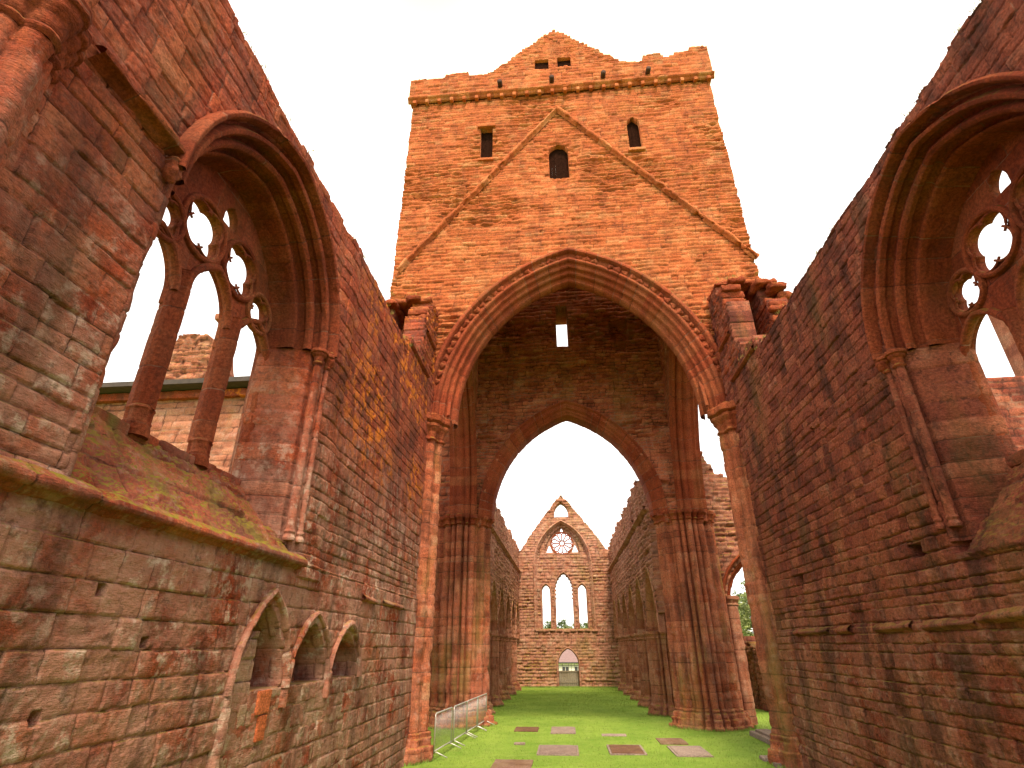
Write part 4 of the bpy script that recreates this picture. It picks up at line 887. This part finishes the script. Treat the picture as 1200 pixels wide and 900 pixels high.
    for _ in range(60):
        x = rng.uniform(-6.5, 8); pts.append((x, Y0 + rng.uniform(-.1, .3), float(ztop(np.array([x]))[0]) + .02))
    moss_tufts(root, pts, 16, 10, .1)
    # moss along the hood of the east arch
    R = (4.45 ** 2 + 6.1 ** 2) / (2 * 4.45); R2 = R + 1.13; thm = math.acos((R - 4.45) / R2); pts = []
    for sgn in (-1, 1):
        for t in np.linspace(.35, 1, 60): pts.append((XC + sgn * ((4.45 - R) + R2 * math.cos(thm * t)), Y0 - .12 + rng.uniform(-.06, .06), 10.3 + R2 * math.sin(thm * t)))
    moss_tufts(root, pts, 17, 9, .05)

# ------------------------------------------------------------------ nave
def nave(side):
    sx = 1 if side == 'R' else -1; X = 4.02 if side == 'R' else -3.92
    lab = 'ruined right-hand nave arcade with six pointed arches and ragged clerestory' if side == 'R' else 'ruined left-hand nave arcade, more weathered, running behind the steel barriers'
    root = thing('nave_arcade', lab, 'arcade', (X, 37, 0))
    pit = 4.08; y0 = 26.0; cs = [y0 + pit * (k + .5) for k in range(6)]
    top = step_top(60 + sx, 10.75, .3, .6)
    er = .12 if side == 'L' else .0
    def sdf(U, Z):
        d = top(U) - Z
        d = np.minimum(d, Z - 3.4)
        for c in cs: d = np.minimum(d, -(arch_d(U, Z, c, 3.4, 1.8, 2.85, 3.3)))
        for c in cs[1:]: d = np.minimum(d, -(arch_d(U, Z, c - .1, 9.6, .32, .35, 8.85)))
        return d + er * fbm(U * 2, Z * 2, 9, 3) * np.clip(6.6 - Z, 0, 1)
    wall('masonry', root, M_nave, (X, 0, 0), (0, 1, 0), (0, 0, 1), (-sx, 0, 0), 26.3, 51.3, 3.3, 11.2, .06, sdf, seed=200 + sx, hr=(.16, .27), lr=(.2, .5), thick=1.3, jd=.04, off=.035, rough=.03, rubble=1.2, pillow=.02, warp=.06, jw=.02)
    prof = [(.26, .02), (.26, -.04), (.2, -.05), (.18, .04), (.12, .1), (.08, .2), (.1, .3), (0, .34), (-.02, .5), (.0, .8), (.06, 1.0), (.1, 1.3)]
    line_sweep('string_course', root, M_nave, (X, 26.3, 8.72), (X, 51, 8.72), (-sx, 0, 0), (0, 0, 1), [(0, .12), (.14, .1), (.2, .0), (.1, -.06), (0, -.12)], seed=30, ds=.08, dp=.04, ref=(1, 0), rough=.02, chipk=.15)
    sh = shafts(.66, .60, 16, .12, .085, .55)
    for k, c in enumerate(cs):
        arch_sweep('arcade_arch', root, M_nave, (X, c, 3.4), (0, 1, 0), (sx, 0, 0), 1.52, 2.6, 0, prof, seed=210 + k, ds=.06, dp=.05, jl=.35, jd=.02, off=.012, rough=.02 + er * .3)
        if k < 5:
            yy = c + pit / 2
            sc = 1.0
            pier('pier', root, M_nave, X + sx * .62, yy, sh, [(-.3, .0), (3.15, -.03)], nt=130, ds=.07, seed=220 + k + (50 if sx < 0 else 0), jl=.33, jd=.02, off=.02, rough=.02, erode=.2 if side == 'L' else .05)
            pier('capital', root, M_nave, X + sx * .62, yy, sh, [(3.15, -.03), (3.2, .03), (3.26, .0), (3.34, .05), (3.38, .1), (3.48, .1), (3.5, .0)], nt=90, ds=.03, seed=240, rough=.02)
            pier('pier_base', root, M_nave, X + sx * .62, yy, sh, [(-.4, .26), (.05, .25), (.18, .14), (.35, .13), (.4, .05), (.5, .0)], nt=90, ds=.05, seed=241 + k, rough=.04)
    rng = np.random.RandomState(7); pts = [(X + sx * rng.uniform(0, 1.2), y, float(top(np.array([y]))[0]) + .02) for y in rng.uniform(26.5, 51, 100)]
    moss_tufts(root, pts, 9, 14, .12)
    # aisle wall
    XA = 9.5 if side == 'R' else -8.6
    r2 = thing('aisle_wall', 'low broken dark red aisle wall seen past the right crossing pier' if side == 'R' else 'broken outer aisle wall behind the left nave piers', 'wall', (XA, 40, 0))
    tp = step_top(33 + sx, 3.0 if side == 'R' else 4.6, .35, .5)
    wall('masonry', r2, M_right if side == 'R' else M_nave, (XA, 0, 0), (0, 1, 0), (0, 0, 1), (-sx, 0, 0), 31.5, 50.5, -.4, 7.2, .09, lambda U, Z: tp(U) + (np.interp(U, [41, 43], [0, 3.4]) if side == 'R' else 1.9) + .25 * fbm(U * .6, U * 0, 4, 2) - Z, seed=260 + sx, hr=(.18, .3), lr=(.25, .6), thick=.9, jd=.04, off=.05, rough=.05, rubble=1)  # extra height added out of view to darken the arcade openings
    mb = MB(); rng = np.random.RandomState(9)
    for i in range(10):
        y = 31.5 + rng.uniform(-.25, .1); rough_box(mb, min(XA, XA + sx * .9) - .04, max(XA, XA + sx * .9) + .04, y, 32.1, .27 * i, .27 * i + .26, seed=i, cell=.08, amp=.05, rad=.06)
    mb.build('broken_end', M_right, r2, True)

def west_front():
    root = thing('west_front', 'gabled west front at the far end with rose window, three lancets and a small doorway', 'church front', (0, 47.4, 0))
    Y = 47.4
    def gline(U): return np.interp(np.abs(U - .03), [0, 1.75, 3.8, 6.4], [14.85, 12.62, 9.95, 8.6])
    def sdf(U, Z):
        e = .18 * (rnd1(np.floor(Z / .24).astype(np.int64) + 60, 8) - .5) + .1 * (rnd1(np.floor(U / .3).astype(np.int64) + 760, 8) - .5)
        d = gline(U) + e - Z
        d = np.minimum(d, -arch_d(U, Z, 0, 13.2, .6, .95, 12.85))
        d = np.minimum(d, -arch_d(U, Z, -.03, 9.9, 1.45, 2.15, 9.85))
        d = np.minimum(d, -arch_d(U, Z, -.03, 7.0, .70, 1.3, 4.1)); d = np.minimum(d, -arch_d(U, Z, -1.5, 6.9, .33, .5, 4.1)); d = np.minimum(d, -arch_d(U, Z, 1.45, 6.9, .33, .5, 4.1))
        d = np.minimum(d, -arch_d(U, Z, .08, 1.5, .78, 1.15, -.5))
        return d
    def ext(U, Z):
        t = -np.clip(arch_d(U, Z, -.05, 8.9, 2.25, 3.5, 3.95) * 8, 0, 1) * .28
        return t
    wall('masonry', root, M_west, (0, Y, 0), (1, 0, 0), (0, 0, 1), (0, -1, 0), -6.2, 6.4, -.1, 15.1, .06, sdf, seed=300, hr=(.17, .28), lr=(.2, .5), thick=1.1, extra=ext, jd=.04, off=.03, rough=.025, rubble=.9, warp=.06, jw=.02)
    M2 = M_arch
    line = lambda *a, **k: line_sweep(*a, **k)
    arch_sweep('frame_arch', root, M_west, (-.05, Y, 8.9), (1, 0, 0), (0, 1, 0), 2.25, 3.5, 4.9, [(.18, .0), (.18, -.1), (.1, -.14), (.03, -.05), (0, .05), (-.06, .1), (-.1, .3)], seed=302, ds=.08, dp=.05, jl=.4, rough=.02)
    for (c, z0, w_, r, leg) in ((-.03, 7.0, .70, 1.3, 2.9), (-1.5, 6.9, .33, .5, 2.8), (1.45, 6.9, .33, .5, 2.8), (.08, 1.5, .78, 1.15, 1.6)):
        arch_sweep('light_frame' if z0 > 3 else 'door_arch', root, M_west, (c, Y + (.28 if z0 > 3 else 0), z0), (1, 0, 0), (0, 1, 0), w_, r, leg, [(.14, 0), (.12, -.06), (.05, -.06), (0, .02), (-.02, .2), (0, .7)], seed=305, ds=.07, dp=.05, jl=.4, rough=.02)
    # eroded cusps left in the big light
    mb = MB(); rng = np.random.RandomState(5); R = (.49 + 1.69) / 1.4
    for sgn in (-1, 1):
        for t in np.linspace(-.4, .95, 8):
            x, z = ((.7 - R) + R * math.cos(max(0, t) * math.acos((R - .7) / R)), 7 + (R * math.sin(t * math.acos((R - .7) / R)) if t > 0 else t * 1.6))
            rough_box(mb, -.03 + sgn * x - .09, -.03 + sgn * x + .09, Y + .45, Y + .7, z - .07, z + .07, seed=int(t * 50), cell=.05, amp=.03, rad=.05)
    mb.build('cusping', M_west, root, True)
    # rose
    win = thing('rose_window', '', '', (-.05, Y, 10.6)); del win['label']; del win['category']; win.parent = root; win.matrix_parent_inverse = Matrix.Translation(-Vector(root.location))
    cz = 10.72; cx = -.03; yy = Y + .5
    for rr, th in ((.92, .06), (.2, .05)):
        mb = MB(); mb.tube([(cx + rr * math.cos(a), yy, cz + rr * math.sin(a)) for a in np.linspace(0, 2 * PI, 41)], th, 8); mb.build('ring', M_arch, win, True)
    for k in range(12):
        a = 2 * PI * k / 12; mb = MB(); mb.tube([(cx + r * math.cos(a), yy, cz + r * math.sin(a)) for r in (.2, .5, .74)], .055, 6)
        b = a + PI / 12; c_, s_ = math.cos(b), math.sin(b)
        mb.tube([(cx + .74 * math.cos(a + q * PI / 6) * (1 + .16 * math.sin(q * PI)), yy, cz + .74 * math.sin(a + q * PI / 6) * (1 + .16 * math.sin(q * PI))) for q in np.linspace(0, 1, 6)], .05, 6)
        mb.build('petal', M_arch, win, True)
    def spd(U, Z):
        d = np.minimum(arch_d(U, Z, cx, 9.9, 1.5, 2.2, 9.8), -(.95 - np.hypot(U - cx, Z - cz)))
        for s in (-1, 1): d = np.minimum(d, -np.minimum(np.minimum(Z - 9.98, 10.55 - Z), .26 - np.abs(U - cx - s * 1.08) - .42 * (Z - 10.0)))
        d = np.minimum(d, -np.minimum(Z - 11.68, .13 - np.abs(U - cx) - .4 * (Z - 11.7)))
        return d
    wall('spandrel', win, M_west, (0, yy, 0), (1, 0, 0), (0, 0, 1), (0, -1, 0), -1.6, 1.6, 9.8, 12.2, .035, spd, seed=311, hr=(.3, .5), thick=.15, jd=.01, off=.005)
    # ledge stones
    mb = MB()
    for i, x in enumerate(np.arange(-2.4, 2.4, .55)): rough_box(mb, x, x + .5, Y - .12, Y + .5, 3.9 + random.uniform(-.05, .05), 4.05, seed=i, cell=.08, amp=.04)
    mb.build('window_ledge', M_west, root, True)
    # gate in the doorway: solid boards below, rails above
    g = thing('door_gate', 'grey wooden gate closing the lower half of the west doorway', 'gate', (.08, Y + .55, 0))
    MW = plain_mat('weathered_grey_wood', (.20, .17, .12), .85, 0, .25, 8)
    mb = MB()
    for i in range(10): mb.box(-.70 + .156 * i, -.70 + .156 * i + .15, Y + .6, Y + .64, .05, 1.08)
    mb.build('boards', MW, g)
    mb = MB(); mb.box(-.72, .88, Y + .56, Y + .598, 1.0, 1.12); mb.box(-.72, .88, Y + .56, Y + .598, .25, .37); mb.build('rail', MW, g)
    MI = plain_mat('dark_iron', (.06, .045, .04), .6, .5, .2)
    mb = MB()
    for x in (-.4, .08, .3, .56): mb.box(x - .012, x + .012, Y + .61, Y + .63, 1.08, 1.62)
    mb.box(-.72, .88, Y + .605, Y + .635, 1.44, 1.48); mb.build('iron_bars', MI, g)
    rng = np.random.RandomState(12); pts = []
    for _ in range(120):
        x = rng.uniform(-5.5, 5.5); pts.append((x, Y + rng.uniform(0, 1), float(gline(np.array([x]))[0]) + .03))
    moss_tufts(root, pts, 13, 14, .14)
    k = 1.065; root.location = (0, 50.5, -.19); root.scale = (k, k, k); g.location = (.085, 50.5 + .55 * k, -.19); g.scale = (k, k, k)

def transepts():
    # north: wall with an arch, ragged top
    r = thing('transept_wall', 'ragged transept wall with a pointed arch, just right of the big crossing pier', 'wall', (9, 26, 0))
    def top(U): return np.interp(U, [6.4, 7.05, 7.1, 7.35, 7.4, 7.8, 8.2, 8.6, 10, 12, 14], [11.6, 11.3, 10.9, 10.6, 10.35, 10.1, 9.6, 9.3, 9.2, 8.6, 8.4])
    def sdf(U, Z):
        zq = np.floor(Z / .22) * .22; d = top(U) + .12 * (rnd1(np.floor(U / .25).astype(np.int64) + 88, 3) - .5) - zq
        d = np.minimum(d, -arch_d(U, Z, 9.0, 4.5, 1.95, 2.2, -.5)); return d
    wall('masonry', r, M_nave, (0, 26.2, 0), (1, 0, 0), (0, 0, 1), (0, -1, 0), 6.3, 14.5, -.1, 11.9, .06, sdf, seed=400, hr=(.16, .26), lr=(.22, .5), thick=1.3, jd=.04, off=.04, rough=.03, rubble=1., warp=.05)
    prof = [(.52, .02), (.52, -.16), (.45, -.2), (.38, -.1), (.33, .0), (.3, .08), (.22, .06), (.16, .12), (.14, .24), (.05, .26), (0, .34), (-.03, .5), (.02, .8), (.1, 1.3)]
    arch_sweep('transept_arch', r, M_arch, (9.0, 26.2, 4.5), (1, 0, 0), (0, 1, 0), 1.7, 1.95, 0, prof, seed=402, ds=.05, dp=.04, jl=.35, rough=.02, jd=.02)
    sh = lambda t: cluster_r(t, [(.3, 0, .14), (.2, .28, .13), (.2, -.28, .13), (0, -.4, .12), (.3, -.16, .08), (.3, .16, .08)], (.25, .35))
    pier('respond', r, M_nave, 7.12, 26.6, sh, [(0, 0), (4.4, 0)], nt=72, ds=.06, seed=405, rough=.02)
    pier('capital', r, M_nave, 7.12, 26.6, sh, [(4.4, 0), (4.46, .05), (4.52, 0), (4.62, .05), (4.7, .11), (4.8, .11), (4.82, .02)], nt=72, ds=.03, seed=406, rough=.02)
    r = thing('transept_wall', 'shadowed transept wall glimpsed through the arch left of the crossing', 'wall', (-9, 26, 0))
    wall('masonry', r, M_cross, (0, 26.2, 0), (1, 0, 0), (0, 0, 1), (0, -1, 0), -13, -5.2, -.1, 15, .1, lambda U, Z: 14.5 + .3 * fbm(U, U * 0, 3, 2) - Z, seed=410, thick=1.2, rubble=1)
    # building outside the left window: east wall with dark eaves and a broken stair turret behind
    r = thing('chapel', 'roofless side chapel wall with dark eaves, seen through the left window', 'chapel', (-14, 17, 0))
    wall('masonry', r, M_nave, (0, 17.0, 0), (1, 0, 0), (0, 0, 1), (0, -1, 0), -24, -6.6, -.1, 11.2, .07, lambda U, Z: 11.2 - Z, seed=420, thick=1.2, hr=(.2, .32), jd=.03)
    mb = MB(); mb.box(-24, -6.7, 16.3, 17.4, 11.32, 11.5); mb.build('eaves', plain_mat('dark_slate_eaves', (.05, .035, .03), .8, 0, .3, 5), r)
    mb = MB(); rough_box(mb, -24, -6.7, 16.8, 18.0, 11.0, 11.3, 3, cell=.15, amp=.03); mb.build('wall_plate', M_left, r, True)
    r = thing('ruined_turret', 'broken rounded masonry stump with a thin stone finial, seen through the left window', 'ruin', (-15.5, 20, 0))
    def tt(U, Z): return np.interp(U, [-19, -18, -17.2, -16.4, -15.7, -15.1, -14.8, -14.3], [12, 14.2, 15.6, 15.9, 15.7, 15.2, 14.0, 12]) + .25 * fbm(U * 3, Z * 3, 5, 2) - Z
    wall('masonry', r, M_nave, (0, 20.0, 0), (1, 0, 0), (0, 0, 1), (0, -1, 0), -19, -13.5, -.1, 16.5, .08, tt, seed=430, hr=(.14, .22), lr=(.2, .5), thick=1.4, jd=.05, off=.06, rough=.06, rubble=1.5)
    mb = MB()
    for (x, z, w_, h) in ((-15.0, 15.0, .5, .9), (-14.95, 15.9, .35, .6), (-15.1, 16.5, .9, .3), (-14.9, 16.8, .6, .25)): rough_box(mb, x - w_ / 2, x + w_ / 2, 20, 20.6, z, z + h, int(z * 9), cell=.08, amp=.06, rad=.08)
    mb.build('finial', M_nave, r, True)
    r = thing('chapel', 'low roofed chapel wall, seen through the right window', 'chapel', (15, 17, 0))
    wall('masonry', r, M_right, (0, 17.0, 0), (1, 0, 0), (0, 0, 1), (0, -1, 0), 8.2, 24, -.1, 10.6, .08, lambda U, Z: 10.6 - Z, seed=440, thick=1.2, jd=.03)
    mb = MB(); mb.add([(8.3, 16.4, 10.5), (24, 16.4, 10.5), (24, 20, 13.2), (8.3, 20, 13.2), (8.3, 16.4, 10.35), (24, 16.4, 10.35), (24, 20, 13.05), (8.3, 20, 13.05)], [(0, 1, 2, 3), (7, 6, 5, 4), (0, 4, 5, 1), (3, 2, 6, 7), (0, 3, 7, 4), (1, 5, 6, 2)]); 
    r = thing('ruined_turret', 'tall broken masonry stump seen high through the right window tracery', 'ruin', (17, 17.5, 0))
    wall('masonry', r, M_nave, (0, 17.6, 0), (1, 0, 0), (0, 0, 1), (0, -1, 0), 16.2, 21, -.1, 18.2, .1, lambda U, Z: np.interp(U, [16.2, 16.6, 18, 19, 21], [14, 15.6, 16.2, 15.4, 14]) + .25 * fbm(U * 3, Z * 3, 5, 2) - Z, seed=445, thick=1.2, jd=.04, rubble=1)

# ------------------------------------------------------------------ beyond: house and trees
def house():
    h = thing('house', 'cream rendered house with a mauve slate roof, seen through the west doorway', 'house', (0, 75, -1.7))
    MR = plain_mat('cream_render', (.74, .69, .64), .9, 0, .06, 3); MRo = plain_mat('mauve_slate', (.19, .12, .13), .8, 0, .15, 6); MG = plain_mat('window_glass', (.05, .05, .06), .2, 0, .1); MF = plain_mat('window_paint', (.7, .66, .6), .6, 0, .05)
    Y = 72; x0, x1 = -6, 7; 
    mb = MB(); mb.box(x0, x1, Y, Y + 7, -1.8, 1.25); mb.add([(x0, Y, 1.25), (x0, Y + 7, 1.25), (x0, Y + 3.5, 3.5), (x1, Y, 1.25), (x1, Y + 7, 1.25), (x1, Y + 3.5, 3.5)], [], [(0, 1, 2), (3, 5, 4)]); mb.build('walls', MR, h)
    mb = MB()
    for (ya, za, yb, zb) in ((Y - .35, 1.12, Y + 3.5, 3.65), (Y + 7.35, 1.12, Y + 3.5, 3.65)):
        mb.add([(x0 - .3, ya, za), (x1 + .3, ya, za), (x1 + .3, yb, zb), (x0 - .3, yb, zb), (x0 - .3, ya, za - .12), (x1 + .3, ya, za - .12), (x1 + .3, yb, zb - .12), (x0 - .3, yb, zb - .12)], [(0, 1, 2, 3), (7, 6, 5, 4), (0, 4, 5, 1), (3, 2, 6, 7), (0, 3, 7, 4), (1, 5, 6, 2)])
    mb.build('roof', MRo, h)
    mb = MB(); mb.box(x0 - .3, x1 + .3, Y - .42, Y - .35, 1.0, 1.11); mb.build('gutter', MG, h)
    for x in (-3.6, -.25, 1.2, 4.6):
        f = MB(); f.box(x - .42, x + .42, Y - .06, Y - .003, -.5, .7); fo = f.build('window', MF, h)
        g = MB()
        for a in (-.36, .03): g.box(x + a, x + a + .33, Y - .08, Y - .063, -.43, .63)
        g.build('pane', MG, fo)

def leaf_tree(name, lab, x, y, h, cr, seed, col, group=None, conifer=False):
    rng = np.random.RandomState(seed); z0 = -1.7; r = thing(name, lab, 'tree' if h > 2.5 else 'shrub', (x, y, z0), group)
    MT = MATS['bark']; mb = MB()
    top = V(x + rng.uniform(-.3, .3), y, h * .8); mb.tube([(x, y, z0 - .1), (x + .05, y, h * .3), tuple(top)], [.035 * h + .05, .028 * h, .01 * h], 8)
    for k in range(7):
        z = h * rng.uniform(.3, .6); a = rng.rand() * 2 * PI; mb.tube([(x, y, z), (x + math.cos(a) * cr * .4, y + math.sin(a) * cr * .4, z + h * .15), (x + math.cos(a) * cr * .75, y + math.sin(a) * cr * .75, z + h * .22)], [.018 * h, .01 * h, .004 * h], 6)
    mb.build('trunk', MT, r, True)
    nc = 70; cl = []
    for k in range(nc):
        if conifer:
            t = rng.rand(); a = rng.rand() * 2 * PI; rr = cr * (1 - t) * rng.uniform(.3, 1); cl.append((x + rr * math.cos(a), y + rr * math.sin(a), h * (.12 + .86 * t), cr * .22 * (1.1 - t)))
        else:
            dd = rng.normal(size=3); dd /= np.linalg.norm(dd); rr = rng.uniform(.45, 1.) ; cl.append((x + dd[0] * cr * rr, y + dd[1] * cr * rr, h * .62 + dd[2] * h * .36 * rr, cr * rng.uniform(.16, .3)))
    nl = 90; C = np.repeat(np.array(cl), nl, 0); n = len(C); dd = rng.normal(size=(n, 3)); dd /= np.linalg.norm(dd, axis=1, keepdims=True)
    P = C[:, :3] + dd * C[:, 3:4] * rng.uniform(.3, 1.1, (n, 1)) * np.array([1, 1, .8]); s = .035 * cr * rng.uniform(.6, 1.4, (n, 1)) + .03
    a = rng.normal(size=(n, 3)); a /= np.linalg.norm(a, axis=1, keepdims=True); b = np.cross(a, rng.normal(size=(n, 3))); b /= np.linalg.norm(b, axis=1, keepdims=True)
    v = np.stack([P - a * s, P + b * s * .6, P + a * s, P - b * s * .6], 1)
    mesh_np('crown', v.reshape(-1, 3), np.arange(n * 4).reshape(-1, 4), MATS[col], r, None, False)
MATS = {'bark': plain_mat('bark', (.10, .07, .05), .9, 0, .3, 8), 'leaf_a': plain_mat('leaves_mid_green', (.09, .13, .03), .7, 0, .45, 1.5), 'leaf_b': plain_mat('leaves_yellow_green', (.17, .20, .06), .7, 0, .4, 1.5), 'leaf_c': plain_mat('leaves_dark', (.04, .075, .03), .7, 0, .4, 1.5)}
def trees():
    k = 0; g = 'trees beyond the ruin'
    for (x, y, h, cr, c, lab) in ((19.5, 62, 7.6, 3.0, 'leaf_b', 'round yellow green tree seen through the right transept arch'), (25, 78, 10.5, 3.8, 'leaf_a', 'taller mid green tree behind the yellow green one, through the right arch'), (17.5, 70, 6.2, 2.6, 'leaf_a', 'bushy tree left of the yellow green one, through the right arch'), (30, 70, 8, 4, 'leaf_a', 'broad green tree farther right beyond the transept arch')):
        k += 1; leaf_tree('broadleaf_tree', lab, x, y, h, cr, 500 + k, c, g)
    leaf_tree('conifer_tree', 'dark pointed conifer beyond the right transept arch', 24.0, 95, 16, 2.2, 520, 'leaf_c', g, True)
    for (x, y, h, cr, c, lab) in ((-1.2, 100, 6.9, 2.9, 'leaf_a', 'green tree whose crown shows low left in the middle lancet'), (1.3, 100, 6.4, 2.9, 'leaf_b', 'paler green tree whose crown shows low right in the middle lancet'), (4.3, 98, 6.5, 2.6, 'leaf_a', 'green tree whose crown shows at the foot of the right lancet'), (-5, 104, 5.4, 2.4, 'leaf_a', 'low green tree hidden behind the left of the west front')):
        k += 1; leaf_tree('broadleaf_tree', lab, x, y, h, cr, 500 + k, c, g)

ground(); slabs(); barriers()
chancel('L'); chancel('R'); tower(); nave('L'); nave('R'); west_front(); transepts(); house(); trees()
